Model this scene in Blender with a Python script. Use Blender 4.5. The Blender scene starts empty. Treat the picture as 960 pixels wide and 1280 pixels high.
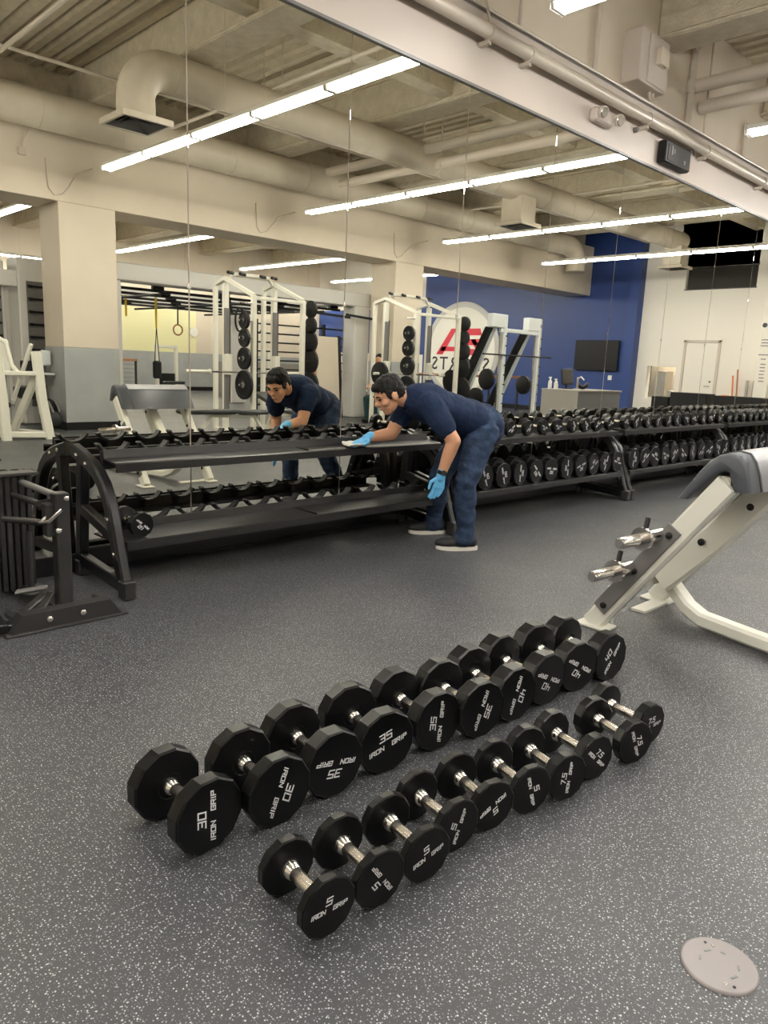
import bpy, bmesh, math, random
from mathutils import Vector, Matrix, Quaternion
import colorsys
random.seed(7)
S = bpy.context.scene
COL = S.collection
PI = math.pi
V = Vector

# ------------------------------------------------------------------ camera, world, exposure
cam_data = bpy.data.cameras.new('camera')
cam = bpy.data.objects.new('camera', cam_data)
COL.objects.link(cam)
cam_data.sensor_fit = 'HORIZONTAL'
cam_data.sensor_width = 36.0
cam_data.lens = 36.0 * 923.84 / 960.0
cam_data.clip_start = 0.05
cam_data.clip_end = 200
cr = V((0.71593593, -0.69694071, 0.04134485))
cu = V((0.10814873, 0.16921115, 0.97962821))
cf = V((0.68973879, 0.69687964, -0.19651759))
cam.matrix_world = Matrix(((cr.x, cu.x, -cf.x, 0.0), (cr.y, cu.y, -cf.y, 0.0), (cr.z, cu.z, -cf.z, 1.23), (0, 0, 0, 1)))
S.camera = cam

world = bpy.data.worlds.new('world')
S.world = world
world.use_nodes = True
world.node_tree.nodes['Background'].inputs[0].default_value = (0.9, 0.88, 0.82, 1)
world.node_tree.nodes['Background'].inputs[1].default_value = 0.05
S.view_settings.view_transform = 'Standard'
S.view_settings.look = 'None'
S.view_settings.gamma = 1.0
S.view_settings.use_curve_mapping = False
S.view_settings.exposure = 1.0
TUBE_POWER = 40.0
try:
    S.cycles.use_denoising = True
    S.cycles.max_bounces = 10
    S.cycles.diffuse_bounces = 5
    S.cycles.glossy_bounces = 6
    S.cycles.sample_clamp_indirect = 4.0
except Exception:
    pass

MY = 4.095          # plane of the mirror wall (y)

# ------------------------------------------------------------------ materials
def mat(name, color, rough=0.5, metal=0.0, spec=0.5, noise=0.0, nscale=30.0, bump=0.0, bscale=60.0, coat=0.0, emit=0.0, ecol=None):
    m = bpy.data.materials.new(name)
    m.use_nodes = True
    nt = m.node_tree
    b = nt.nodes['Principled BSDF']
    b.inputs['Base Color'].default_value = (*color, 1)
    b.inputs['Roughness'].default_value = rough
    b.inputs['Metallic'].default_value = metal
    b.inputs['Specular IOR Level'].default_value = spec
    b.inputs['Coat Weight'].default_value = coat
    tc = None
    if noise or bump:
        tc = nt.nodes.new('ShaderNodeTexCoord')
    if noise:
        n = nt.nodes.new('ShaderNodeTexNoise'); n.inputs['Scale'].default_value = nscale; n.inputs['Detail'].default_value = 4
        nt.links.new(tc.outputs['Object'], n.inputs['Vector'])
        r = nt.nodes.new('ShaderNodeValToRGB')
        r.color_ramp.elements[0].position = 0.3; r.color_ramp.elements[1].position = 0.7
        r.color_ramp.elements[0].color = (*[c * (1 - noise) for c in color], 1)
        r.color_ramp.elements[1].color = (*[min(1, c * (1 + noise)) for c in color], 1)
        nt.links.new(n.outputs['Fac'], r.inputs['Fac']); nt.links.new(r.outputs['Color'], b.inputs['Base Color'])
    if bump:
        n2 = nt.nodes.new('ShaderNodeTexNoise'); n2.inputs['Scale'].default_value = bscale; n2.inputs['Detail'].default_value = 5
        nt.links.new(tc.outputs['Object'], n2.inputs['Vector'])
        bp = nt.nodes.new('ShaderNodeBump'); bp.inputs['Strength'].default_value = bump; bp.inputs['Distance'].default_value = 0.02
        nt.links.new(n2.outputs['Fac'], bp.inputs['Height']); nt.links.new(bp.outputs['Normal'], b.inputs['Normal'])
    if emit:
        b.inputs['Emission Color'].default_value = (*(ecol or color), 1)
        b.inputs['Emission Strength'].default_value = emit
    return m

M = {}
M['wall_cream'] = mat('cream_paint', (0.66, 0.585, 0.475), 0.6, noise=0.03, nscale=2, bump=0.05, bscale=80)
M['wall_band'] = mat('warm_white_paint', (0.56, 0.495, 0.44), 0.5, noise=0.02, nscale=2)
M['wall_white'] = mat('white_paint', (0.78, 0.75, 0.70), 0.6)
M['wall_blue'] = mat('blue_paint', (0.018, 0.050, 0.21), 0.45, noise=0.06, nscale=1.5)
M['wall_grey'] = mat('grey_wainscot_paint', (0.36, 0.375, 0.375), 0.5, noise=0.06, nscale=3)
M['wall_yellow'] = mat('pale_yellow_paint', (0.80, 0.77, 0.45), 0.6)
M['deck'] = mat('sprayed_ceiling', (0.58, 0.515, 0.39), 0.8, noise=0.10, nscale=6, bump=0.5, bscale=45)
M['concrete'] = mat('sprayed_concrete', (0.58, 0.52, 0.40), 0.85, noise=0.10, nscale=8, bump=0.8, bscale=35)
M['duct'] = mat('duct_wrap', (0.58, 0.52, 0.42), 0.42, noise=0.05, nscale=4, bump=0.12, bscale=9)
M['pipe'] = mat('painted_pipe', (0.56, 0.50, 0.42), 0.35)
M['black'] = mat('black_powder_coat', (0.007, 0.007, 0.008), 0.30, spec=0.40)
M['tray'] = mat('black_satin_tray', (0.012, 0.0115, 0.0115), 0.32, spec=0.5)
M['darkgrey'] = mat('dark_grey_steel', (0.024, 0.023, 0.0225), 0.36, spec=0.45)
M['midgrey'] = mat('grey_steel', (0.16, 0.155, 0.15), 0.4)
M['rubberpart'] = mat('black_plastic', (0.006, 0.006, 0.007), 0.5, spec=0.35)
M['urethane'] = mat('black_urethane', (0.0045, 0.0045, 0.0048), 0.30, spec=0.26, bump=0.03, bscale=200)
M['chrome'] = mat('chrome', (0.78, 0.75, 0.72), 0.16, metal=1.0)
M['knurl'] = mat('knurled_handle', (0.78, 0.73, 0.66), 0.24, metal=1.0)
M['print'] = mat('white_print', (0.85, 0.85, 0.85), 0.5)
M['machine'] = mat('machine_white', (0.76, 0.745, 0.66), 0.32, spec=0.5)
M['machine2'] = mat('machine_cool_white', (0.66, 0.70, 0.72), 0.35)
M['lightgrey'] = mat('light_grey_shroud', (0.64, 0.63, 0.60), 0.45)
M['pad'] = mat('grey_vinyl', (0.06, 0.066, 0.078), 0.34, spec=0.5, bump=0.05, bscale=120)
M['pad_lit'] = mat('lit_grey_vinyl', (0.24, 0.24, 0.255), 0.36, bump=0.05, bscale=120)  # the pad vinyl with overhead light put into its colour
M['pad_black'] = mat('black_vinyl', (0.02, 0.022, 0.024), 0.4)
M['skin'] = mat('skin', (0.56, 0.29, 0.17), 0.5, spec=0.4, noise=0.06, nscale=25)
M['hair'] = mat('hair', (0.006, 0.005, 0.0045), 0.6, spec=0.25, bump=0.6, bscale=160)
M['shirt'] = mat('navy_shirt', (0.010, 0.020, 0.052), 0.85, spec=0.2, bump=0.25, bscale=16)
M['shirt_print'] = mat('shirt_print', (0.45, 0.42, 0.42), 0.8)
M['jeans'] = mat('denim', (0.022, 0.038, 0.075), 0.85, spec=0.2, noise=0.35, nscale=14, bump=0.5, bscale=22)
M['glove'] = mat('blue_nitrile', (0.12, 0.42, 0.72), 0.45, bump=0.15, bscale=60)
M['shoe'] = mat('shoe_black', (0.012, 0.012, 0.013), 0.7, bump=0.2, bscale=300)
M['sole'] = mat('shoe_sole', (0.72, 0.68, 0.62), 0.6)
M['cloth'] = mat('microfibre_cloth', (0.72, 0.70, 0.60), 0.9, bump=0.4, bscale=200)
M['red'] = mat('logo_red', (0.62, 0.025, 0.055), 0.5)
M['logo_dark'] = mat('logo_dark', (0.02, 0.022, 0.035), 0.5)
M['logo_white'] = mat('logo_white', (0.78, 0.77, 0.72), 0.5)
M['logo_grey'] = mat('logo_ring_grey', (0.50, 0.50, 0.50), 0.5)
M['screen'] = mat('black_screen', (0.01, 0.01, 0.012), 0.4, spec=.3)
M['deskgrey'] = mat('desk_laminate', (0.26, 0.245, 0.225), 0.5)
M['deskgrey2'] = mat('desk_laminate_dark', (0.19, 0.19, 0.21), 0.5)
M['steel'] = mat('stainless', (0.55, 0.54, 0.52), 0.3, metal=1.0)
M['orange'] = mat('orange_plastic', (0.75, 0.18, 0.05), 0.5)
M['wood'] = mat('rail_wood', (0.45, 0.2, 0.10), 0.5)
M['yellow'] = mat('yellow_strap', (0.75, 0.52, 0.02), 0.6)
M['green_sign'] = mat('green_exit', (0.02, 0.5, 0.2), 0.5, emit=1.5, ecol=(0.05, 0.8, 0.35))
M['plastic_clear'] = mat('bottle_plastic', (0.7, 0.72, 0.72), 0.2)
M['teal'] = mat('teal_fabric', (0.010, 0.045, 0.05), 0.8)
M['floor_cover'] = mat('floor_plate_grey', (0.24, 0.215, 0.215), 0.42, metal=0.2)
M['dark'] = mat('dark_void', (0.03, 0.028, 0.025), 0.8)
M['amber'] = mat('sticker_white', (0.6, 0.58, 0.52), 0.5)
M['tube'] = mat('fluorescent_tube', (1, 1, 1), 0.4, emit=TUBE_POWER, ecol=(1.0, 0.965, 0.90))
M['fixture'] = mat('fixture_white', (0.85, 0.83, 0.78), 0.4)

def mirror_mat():
    m = bpy.data.materials.new('mirror_glass'); m.use_nodes = True
    nt = m.node_tree; nt.nodes.remove(nt.nodes['Principled BSDF'])
    g = nt.nodes.new('ShaderNodeBsdfGlossy'); g.inputs['Roughness'].default_value = 0.0
    g.inputs['Color'].default_value = (0.90, 0.89, 0.80, 1)
    nt.links.new(g.outputs[0], nt.nodes['Material Output'].inputs[0])
    return m
M['mirror'] = mirror_mat()

def floor_mat():
    m = bpy.data.materials.new('speckled_rubber'); m.use_nodes = True
    nt = m.node_tree; L = nt.links; b = nt.nodes['Principled BSDF']
    tc = nt.nodes.new('ShaderNodeTexCoord')
    base = nt.nodes.new('ShaderNodeTexNoise'); base.inputs['Scale'].default_value = 1.3; base.inputs['Detail'].default_value = 3
    L.new(tc.outputs['Object'], base.inputs['Vector'])
    r0 = nt.nodes.new('ShaderNodeValToRGB')
    r0.color_ramp.elements[0].color = (0.024, 0.0255, 0.030, 1); r0.color_ramp.elements[1].color = (0.032, 0.0335, 0.038, 1)
    L.new(base.outputs['Fac'], r0.inputs['Fac'])
    col = r0.outputs['Color']
    for scale, thr, keep, c in ((120.0, 0.19, 0.58, (0.30, 0.31, 0.33)), (180.0, 0.22, 0.62, (0.13, 0.14, 0.155)), (75.0, 0.13, 0.60, (0.50, 0.50, 0.50))):
        warp = nt.nodes.new('ShaderNodeTexNoise'); warp.inputs['Scale'].default_value = scale * 2.2
        L.new(tc.outputs['Object'], warp.inputs['Vector'])
        ad = nt.nodes.new('ShaderNodeVectorMath'); ad.operation = 'MULTIPLY_ADD'
        ad.inputs[1].default_value = (0.35 / scale,) * 3
        L.new(warp.outputs['Color'], ad.inputs[0]); L.new(tc.outputs['Object'], ad.inputs[2])
        v = nt.nodes.new('ShaderNodeTexVoronoi'); v.inputs['Scale'].default_value = scale; v.voronoi_dimensions = '2D'
        L.new(ad.outputs[0], v.inputs['Vector'])
        lt = nt.nodes.new('ShaderNodeMath'); lt.operation = 'LESS_THAN'; lt.inputs[1].default_value = thr
        L.new(v.outputs['Distance'], lt.inputs[0])
        sep = nt.nodes.new('ShaderNodeSeparateColor'); L.new(v.outputs['Color'], sep.inputs[0])
        gt = nt.nodes.new('ShaderNodeMath'); gt.operation = 'GREATER_THAN'; gt.inputs[1].default_value = keep
        L.new(sep.outputs[0], gt.inputs[0])
        mu = nt.nodes.new('ShaderNodeMath'); mu.operation = 'MULTIPLY'
        L.new(lt.outputs[0], mu.inputs[0]); L.new(gt.outputs[0], mu.inputs[1])
        mx = nt.nodes.new('ShaderNodeMix'); mx.data_type = 'RGBA'
        L.new(mu.outputs[0], mx.inputs['Factor']); L.new(col, mx.inputs['A'])
        mx.inputs['B'].default_value = (*c, 1)
        col = mx.outputs['Result']
    L.new(col, b.inputs['Base Color'])
    rn = nt.nodes.new('ShaderNodeTexNoise'); rn.inputs['Scale'].default_value = 2.0; rn.inputs['Detail'].default_value = 4
    L.new(tc.outputs['Object'], rn.inputs['Vector'])
    mr = nt.nodes.new('ShaderNodeMapRange'); mr.inputs['To Min'].default_value = 0.38; mr.inputs['To Max'].default_value = 0.52
    L.new(rn.outputs['Fac'], mr.inputs['Value']); L.new(mr.outputs[0], b.inputs['Roughness'])
    b.inputs['Specular IOR Level'].default_value = 0.6
    bn = nt.nodes.new('ShaderNodeTexNoise'); bn.inputs['Scale'].default_value = 220; bn.inputs['Detail'].default_value = 3
    L.new(tc.outputs['Object'], bn.inputs['Vector'])
    bp = nt.nodes.new('ShaderNodeBump'); bp.inputs['Strength'].default_value = 0.25; bp.inputs['Distance'].default_value = 0.004
    L.new(bn.outputs['Fac'], bp.inputs['Height']); L.new(bp.outputs['Normal'], b.inputs['Normal'])
    return m
M['floor'] = floor_mat()

# ------------------------------------------------------------------ mesh helpers
def frame(d, up=None):
    d = V(d).normalized()
    up = V(up) if up is not None else (V((0, 0, 1)) if abs(d.z) < 0.95 else V((1, 0, 0)))
    s = d.cross(up)
    if s.length < 1e-6: s = d.cross(V((0, 1, 0)))
    s.normalize(); u = s.cross(d).normalized()
    return d, s, u

class MB:
    def __init__(self): self.v = []; self.f = []
    def add(self, vs, fs):
        n = len(self.v); self.v += [tuple(x) for x in vs]; self.f += [tuple(i + n for i in f) for f in fs]; return self
    def ring_loft(self, rings, caps=True, closed=False):
        n = len(rings[0]); vs = [p for r in rings for p in r]; fs = []
        m = len(rings)
        for i in range(m if closed else m - 1):
            a = i * n; b = ((i + 1) % m) * n
            for j in range(n):
                k = (j + 1) % n; fs.append((a + j, a + k, b + k, b + j))
        if caps and not closed:
            fs.append(tuple(range(n - 1, -1, -1))); fs.append(tuple((m - 1) * n + j for j in range(n)))
        return self.add(vs, fs)
    def box(self, c, s, rz=0.0, bevel=0.0):
        x, y, z = [q / 2 for q in s]; c = V(c)
        return self.beam(c - V((0, 0, z)), c + V((0, 0, z)), s[0], s[1], up=(-math.sin(rz), math.cos(rz), 0), bevel=bevel)
    def b2(self, a, b, bevel=0.0):
        a = V(a); b = V(b); c = (a + b) / 2; d = b - a
        return self.box(c, (abs(d.x), abs(d.y), abs(d.z)), bevel=bevel)
    def beam(self, p0, p1, w, h, up=None, bevel=0.0):
        p0 = V(p0); p1 = V(p1); d, s, u = frame(p1 - p0, up)
        w /= 2; h /= 2
        if bevel > 0:
            b = min(bevel, w * .9, h * .9)
            sec = [(-w + b, -h), (w - b, -h), (w, -h + b), (w, h - b), (w - b, h), (-w + b, h), (-w, h - b), (-w, -h + b)]
            L = (p1 - p0).length; b3 = min(b, L * .4)
            ins = lambda q: (q[0] * (1 - b / w), q[1] * (1 - b / h))
            rings = [[p0 + s * ins(q)[0] + u * ins(q)[1] for q in sec], [p0 + d * b3 + s * q[0] + u * q[1] for q in sec],
                     [p1 - d * b3 + s * q[0] + u * q[1] for q in sec], [p1 + s * ins(q)[0] + u * ins(q)[1] for q in sec]]
        else:
            sec = [(-w, -h), (w, -h), (w, h), (-w, h)]
            rings = [[p + s * q[0] + u * q[1] for q in sec] for p in (p0, p1)]
        return self.ring_loft(rings)
    def sweep(self, pts, w, h, side, bevel=0.0):
        """rectangular tube along a planar path; side = the constant width direction"""
        pts = [V(p) for p in pts]; side = V(side).normalized(); rings = []
        w /= 2; h /= 2; b = min(bevel, w * .8, h * .8)
        sec = [(-w + b, -h), (w - b, -h), (w, -h + b), (w, h - b), (w - b, h), (-w + b, h), (-w, h - b), (-w, -h + b)] if b > 0 else [(-w, -h), (w, -h), (w, h), (-w, h)]
        for i, p in enumerate(pts):
            a = pts[max(0, i - 1)]; c = pts[min(len(pts) - 1, i + 1)]
            t = (c - a).normalized(); nrm = side.cross(t).normalized()
            k = 1.0
            if 0 < i < len(pts) - 1:
                t1 = (p - a).normalized(); k = 1 / max(0.5, t1.dot(t))
            rings.append([p + side * q[0] + nrm * q[1] * k for q in sec])
        return self.ring_loft(rings)
    def tube(self, p0, p1, r, r1=None, n=12, caps=True):
        p0 = V(p0); p1 = V(p1); d, s, u = frame(p1 - p0); r1 = r if r1 is None else r1
        return self.ring_loft([[p + (s * math.cos(2 * PI * i / n) + u * math.sin(2 * PI * i / n)) * q for i in range(n)] for p, q in ((p0, r), (p1, r1))], caps)
    def path(self, pts, r, n=8):
        pts = [V(p) for p in pts]; rings = []; pu = None
        for i, p in enumerate(pts):
            t = (pts[min(len(pts) - 1, i + 1)] - pts[max(0, i - 1)]).normalized()
            if pu is None: d, s, u = frame(t)
            else:
                s = t.cross(pu)
                if s.length < 1e-6: d, s, u = frame(t)
                s.normalize(); u = s.cross(t).normalized()
            pu = u
            rr = r[i] if isinstance(r, (list, tuple)) else r
            rings.append([p + (s * math.cos(2 * PI * j / n) + u * math.sin(2 * PI * j / n)) * rr for j in range(n)])
        return self.ring_loft(rings)
    def lathe(self, o, ax, prof, n=16, rot=0.0):
        """prof: list of (t along axis, radius)"""
        o = V(o); d, s, u = frame(ax)
        rings = [[o + d * t + (s * math.cos(2 * PI * (i + rot) / n) + u * math.sin(2 * PI * (i + rot) / n)) * max(r, 1e-5) for i in range(n)] for t, r in prof]
        return self.ring_loft(rings)
    def ball(self, c, r, n=10, m=7, sc=(1, 1, 1)):
        c = V(c); rings = []
        for i in range(m + 1):
            a = PI * i / m
            rings.append([c + V((math.cos(2 * PI * j / n) * math.sin(a) * r * sc[0], math.sin(2 * PI * j / n) * math.sin(a) * r * sc[1], -math.cos(a) * r * sc[2])) for j in range(n)])
        rings[0] = [c + V((math.cos(2 * PI * j / n) * 1e-4, math.sin(2 * PI * j / n) * 1e-4, -r * sc[2])) for j in range(n)]
        rings[-1] = [c + V((math.cos(2 * PI * j / n) * 1e-4, math.sin(2 * PI * j / n) * 1e-4, r * sc[2])) for j in range(n)]
        return self.ring_loft(rings)
    def prism(self, pts, ext):
        pts = [V(p) for p in pts]; ext = V(ext)
        return self.ring_loft([pts, [p + ext for p in pts]])
    def mesh(self, name, m, smooth=True, angle=35, off=None):
        me = bpy.data.meshes.new(name)
        vs = self.v if off is None else [(x - off[0], y - off[1], z - off[2]) for x, y, z in self.v]
        me.from_pydata(vs, [], self.f); me.materials.append(m); me.validate(); me.update()
        bm = bmesh.new(); bm.from_mesh(me); bmesh.ops.recalc_face_normals(bm, faces=bm.faces); bm.to_mesh(me); bm.free()
        if smooth:
            me.polygons.foreach_set('use_smooth', [True] * len(me.polygons))
            me.set_sharp_from_angle(angle=math.radians(angle))
        return me
    def build(self, name, m, parent=None, smooth=True, angle=35, label=None):
        off = tuple(parent_loc(parent)) if parent else None
        me = self.mesh(name, m, smooth, angle, off)
        o = bpy.data.objects.new(name, me); COL.objects.link(o)
        if parent: o.parent = parent
        if label: o['label'] = label
        return o

def parent_loc(p):
    l = V((0, 0, 0))
    while p: l += p.location; p = p.parent
    return l

def tag(o, label, cat, group=None, kind=None):
    o['label'] = label; o['category'] = cat
    if group: o['group'] = group
    if kind: o['kind'] = kind
    return o
def thing(name, label, cat, loc=(0, 0, 0), group=None):
    o = bpy.data.objects.new(name, None); COL.objects.link(o); o.location = loc; o.empty_display_size = 0.1
    return tag(o, label, cat, group)
def struct(name, mb, m, **k):
    o = mb.build(name, m, **k); o['kind'] = 'structure'; return o
def kids(o): return [c for c in ALLOBJ() if c.parent == o]
def ALLOBJ(): return COL.objects
CH = {}
def copy_tree(o, loc, rz=0.0, label=None, group=None, parent=None):
    c = o.copy(); COL.objects.link(c)
    if parent is not None: c.parent = parent
    else:
        c.location = loc; c.rotation_euler = (0, 0, rz)
        if label: c['label'] = label
        if group: c['group'] = group
    for ch in list(o.children): copy_tree(ch, None, parent=c)
    return c

TXT = {}
def text_mb(s, size, shear=0.0, offset=0.0, extrude=0.0004, align='CENTER', space=1.0):
    """lettering as plain mesh data in the local XY plane"""
    key = (s, size, shear, offset, extrude, align, space)
    if key in TXT: return TXT[key]
    cu_ = bpy.data.curves.new('lettering', 'FONT'); cu_.body = s; cu_.size = size; cu_.shear = shear; cu_.offset = offset
    cu_.extrude = extrude; cu_.align_x = align; cu_.align_y = 'CENTER'; cu_.resolution_u = 2; cu_.space_character = space
    o = bpy.data.objects.new('lettering', cu_); COL.objects.link(o)
    dg = bpy.context.evaluated_depsgraph_get(); dg.update()
    me = o.evaluated_get(dg).to_mesh()
    vs = [tuple(v.co) for v in me.vertices]; fs = [tuple(p.vertices) for p in me.polygons]
    o.evaluated_get(dg).to_mesh_clear()
    bpy.data.objects.remove(o); bpy.data.curves.remove(cu_)
    TXT[key] = (vs, fs); return TXT[key]
def put_text(mb, s, size, origin, xdir, ydir, **k):
    vs, fs = text_mb(s, size, **k); o = V(origin); x = V(xdir).normalized(); y = V(ydir).normalized(); z = x.cross(y)
    mb.add([o + x * a + y * b + z * c for a, b, c in vs], fs); return mb

# squared stroke lettering like the print on the dumbbells (4 wide x 6 high cells)
GL = {'I': (1.0, [((.5, 0), (.5, 6))]), 'R': (4, [((0, 0), (0, 6)), ((0, 6), (4, 6)), ((4, 6), (4, 3)), ((4, 3), (0, 3)), ((2.2, 3), (4, 0))]),
      'O': (4, [((0, 0), (0, 6)), ((0, 6), (4, 6)), ((4, 6), (4, 0)), ((4, 0), (0, 0))]), 'N': (4, [((0, 0), (0, 6)), ((0, 6), (4, 0)), ((4, 0), (4, 6))]),
      'G': (4, [((4, 5), (4, 6)), ((4, 6), (0, 6)), ((0, 6), (0, 0)), ((0, 0), (4, 0)), ((4, 0), (4, 3)), ((4, 3), (2.2, 3))]),
      'P': (4, [((0, 0), (0, 6)), ((0, 6), (4, 6)), ((4, 6), (4, 3)), ((4, 3), (0, 3))]), ' ': (3, []), '.': (.6, [((.3, -.3), (.3, .6))]),
      '0': (4, [((0, 0), (0, 6)), ((0, 6), (4, 6)), ((4, 6), (4, 0)), ((4, 0), (0, 0))]), '1': (1, [((.5, 0), (.5, 6))]),
      '2': (4, [((0, 6), (4, 6)), ((4, 6), (4, 3)), ((4, 3), (0, 3)), ((0, 3), (0, 0)), ((0, 0), (4, 0))]),
      '3': (4, [((0, 6), (4, 6)), ((4, 6), (4, 0)), ((4, 0), (0, 0)), ((1, 3), (4, 3))]),
      '4': (4, [((0, 6), (0, 2.6)), ((0, 2.6), (4, 2.6)), ((3.4, 6), (3.4, 0))]),
      '5': (4, [((4, 6), (0, 6)), ((0, 6), (0, 3.2)), ((0, 3.2), (4, 3.2)), ((4, 3.2), (4, 0)), ((4, 0), (0, 0))]),
      '6': (4, [((4, 6), (0, 6)), ((0, 6), (0, 0)), ((0, 0), (4, 0)), ((4, 0), (4, 3)), ((4, 3), (0, 3))]),
      '7': (4, [((0, 6), (4, 6)), ((4, 6), (1.6, 0))]),
      '8': (4, [((0, 0), (0, 6)), ((0, 6), (4, 6)), ((4, 6), (4, 0)), ((4, 0), (0, 0)), ((0, 3), (4, 3))]),
      '9': (4, [((4, 3), (0, 3)), ((0, 3), (0, 6)), ((0, 6), (4, 6)), ((4, 6), (4, 0)), ((4, 0), (0, 0))])}
def stroke_text(mb, s, h, width, origin, xdir, ydir, shear=.22, wt=1.15, gap=1.7):
    """squared letters of height h fitted to the given total width"""
    tot = sum(GL[c][0] + gap for c in s) - gap
    sy = h / 6; sx = width / tot; o = V(origin); x = V(xdir).normalized(); y = V(ydir).normalized(); z = x.cross(y)
    cur = -tot / 2
    for c in s:
        w, st = GL[c]
        for (a, b) in st:
            P_ = []
            for q in (a, b): P_.append(((cur + q[0]) * sx + (q[1] - 3) * sy * shear, (q[1] - 3) * sy))
            d = V((P_[1][0] - P_[0][0], P_[1][1] - P_[0][1], 0)).normalized(); n = V((-d.y, d.x, 0)); hw = wt * min(sx, sy) / 2
            a_ = V((*P_[0], 0)) - d * hw; b_ = V((*P_[1], 0)) + d * hw
            cs = [a_ + n * hw, b_ + n * hw, b_ - n * hw, a_ - n * hw]
            mb.add([o + x * q.x + y * q.y + z * .0003 for q in cs], [(0, 1, 2, 3)])
        cur += w + gap
    return mb

# ------------------------------------------------------------------ room shell
XL, XR, YB, ZC = -6.0, 19.6, -15.8, 5.3      # left wall, right wall, far wall, deck height
WY = 4.32                                     # recessed upper part of the mirror wall
struct('floor', MB().b2((XL - .2, YB - .2, -0.12), (XR + .2, WY + .2, 0)), M['floor'])
wf = struct('wall_front', MB().b2((XL, MY + 0.008, 0), (XR, WY, 3.39)), M['wall_band'])
struct('wall_front_upper', MB().b2((XL - .2, WY, 0), (XR + .2, WY + .2, ZC + .3)), M['wall_cream'])
struct('trim_1', MB().b2((XL, MY - 0.012, 3.385), (XR, WY, 3.92), bevel=0.006), M['wall_band'])
struct('trim_2', MB().b2((XL, MY - 0.018, 3.372), (XR, MY + 0.008, 3.392)).b2((XL, MY - 0.006, 3.90), (XR, MY + 0.03, 3.935)), M['midgrey'])
struct('baseboard_front', MB().b2((XL, MY - 0.012, 0), (XR, MY + 0.008, 0.10)), M['rubberpart'])
px0 = 2.344; PW = 1.2275
for k in range(-6, 14):
    a = px0 + k * PW; b = min(a + PW, XR)
    p = MB().b2((a + .0035, MY, 0.105), (b - .0035, MY + 0.006, 3.374), bevel=0.0012).build('mirror_panel', M['mirror'], smooth=False)
    p.parent = wf
clip = MB()
for k in range(-5, 14):
    a = px0 + k * PW
    clip.b2((a - .011, MY - .004, 1.62), (a + .011, MY + .003, 1.65))
clip.build('mirror_clip', M['chrome'], wf)

# right wall: white part, blue part, and the openings
WB = -1.9
wr = MB()
wr.b2((XR, -10.0, 0), (XR + .2, WB, ZC)).b2((XR, YB, 1.6), (XR + .2, -10.0, 3.2))
struct('wall_right', wr, M['wall_blue'])
struct('wall_right_cream', MB().b2((XR, YB, 0), (XR + .2, -10.0, 1.6)).b2((XR, YB, 3.2), (XR + .2, -10.0, ZC)), M['wall_white'])
struct('trim_3', MB().b2((XR - .30, WB - .28, 0), (XR, WB, ZC)), M['wall_blue'])
ww = MB()
ww.b2((XR, WB, 0), (XR + .2, WB + .32, ZC))
ww.b2((XR, WB + .32, 0), (XR + .2, -.78, .62)).b2((XR, WB + .32, 1.47), (XR + .2, -.78, ZC))
ww.b2((XR, -.78, 0), (XR + .2, 1.0, 3.45)).b2((XR, -.78, 3.98), (XR + .2, 1.0, ZC))
ww.b2((XR, -1.0, 3.98), (XR + .2, 1.0, ZC))
ww.b2((XR, 1.0, 0), (XR + .2, 1.25, ZC)).b2((XR, 1.25, 3.2), (XR + .2, WY, ZC))
struct('wall_right_white', ww, M['wall_white'])
# recess behind the wall openings
struct('wall_right_back', MB().b2((XR + .9, WB, 0), (XR + 1.0, WY, ZC)), M['wall_cream'])
# dark duct opening high on the right wall
vo = thing('wall_opening', 'dark rectangular duct opening high in the white wall', 'opening', (XR + .1, .1, 3.45))
MB().b2((XR + .12, -.78, 3.45), (XR + .16, 1.0, 3.98)).build('dark_backing', M['dark'], vo)
MB().b2((XR - .01, -.80, 3.43), (XR + .02, 1.02, 3.455)).b2((XR - .01, -.80, 3.975), (XR + .02, 1.02, 4.0)).build('frame', M['darkgrey'], vo)
# door in the right wall
dr = struct('door_1', MB().b2((XR - .02, -.55, 0.02), (XR + .01, .27, 2.10), bevel=.004), M['wall_white'])
MB().b2((XR - .035, -.62, 0), (XR + .005, -.56, 2.17)).b2((XR - .035, .28, 0), (XR + .005, .34, 2.17)).b2((XR - .035, -.62, 2.11), (XR + .005, .34, 2.17)).build('door_frame', M['wall_band'], dr)
MB().tube((XR - .02, .17, 1.0), (XR - .08, .17, 1.0), .012).tube((XR - .08, .17, 1.0), (XR - .08, .05, 1.0), .011).lathe((XR - .025, .17, 1.12), (-1, 0, 0), [(0, .028), (.012, .026)], 14).build('door_handle', M['chrome'], dr)
# column with printed list, at the near end of the white wall
pc = struct('pillar_list', MB().b2((XR - .55, 1.45, 0), (XR - .2, 1.75, ZC)), M['wall_white'])
tb = MB()
for i, z in enumerate((2.15, 2.08, 2.01, 1.80, 1.70, 1.58, 1.50, 1.42, 1.34, 1.26, 1.18)):
    w = (.22, .20, .22, .28, .14, .12, .13, .12, .14, .12, .12)[i]
    for j in range(int(w / .03)):
        tb.b2((XR - .554, 1.6 - w / 2 + j * .03, z), (XR - .55, 1.6 - w / 2 + j * .03 + .022, z + .022))
tb.lathe((XR - .55, 1.52, 2.5), (-1, 0, 0), [(0, .055), (.004, .055)], 20)
tb.build('printed_list', M['logo_dark'], pc, smooth=False)

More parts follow.
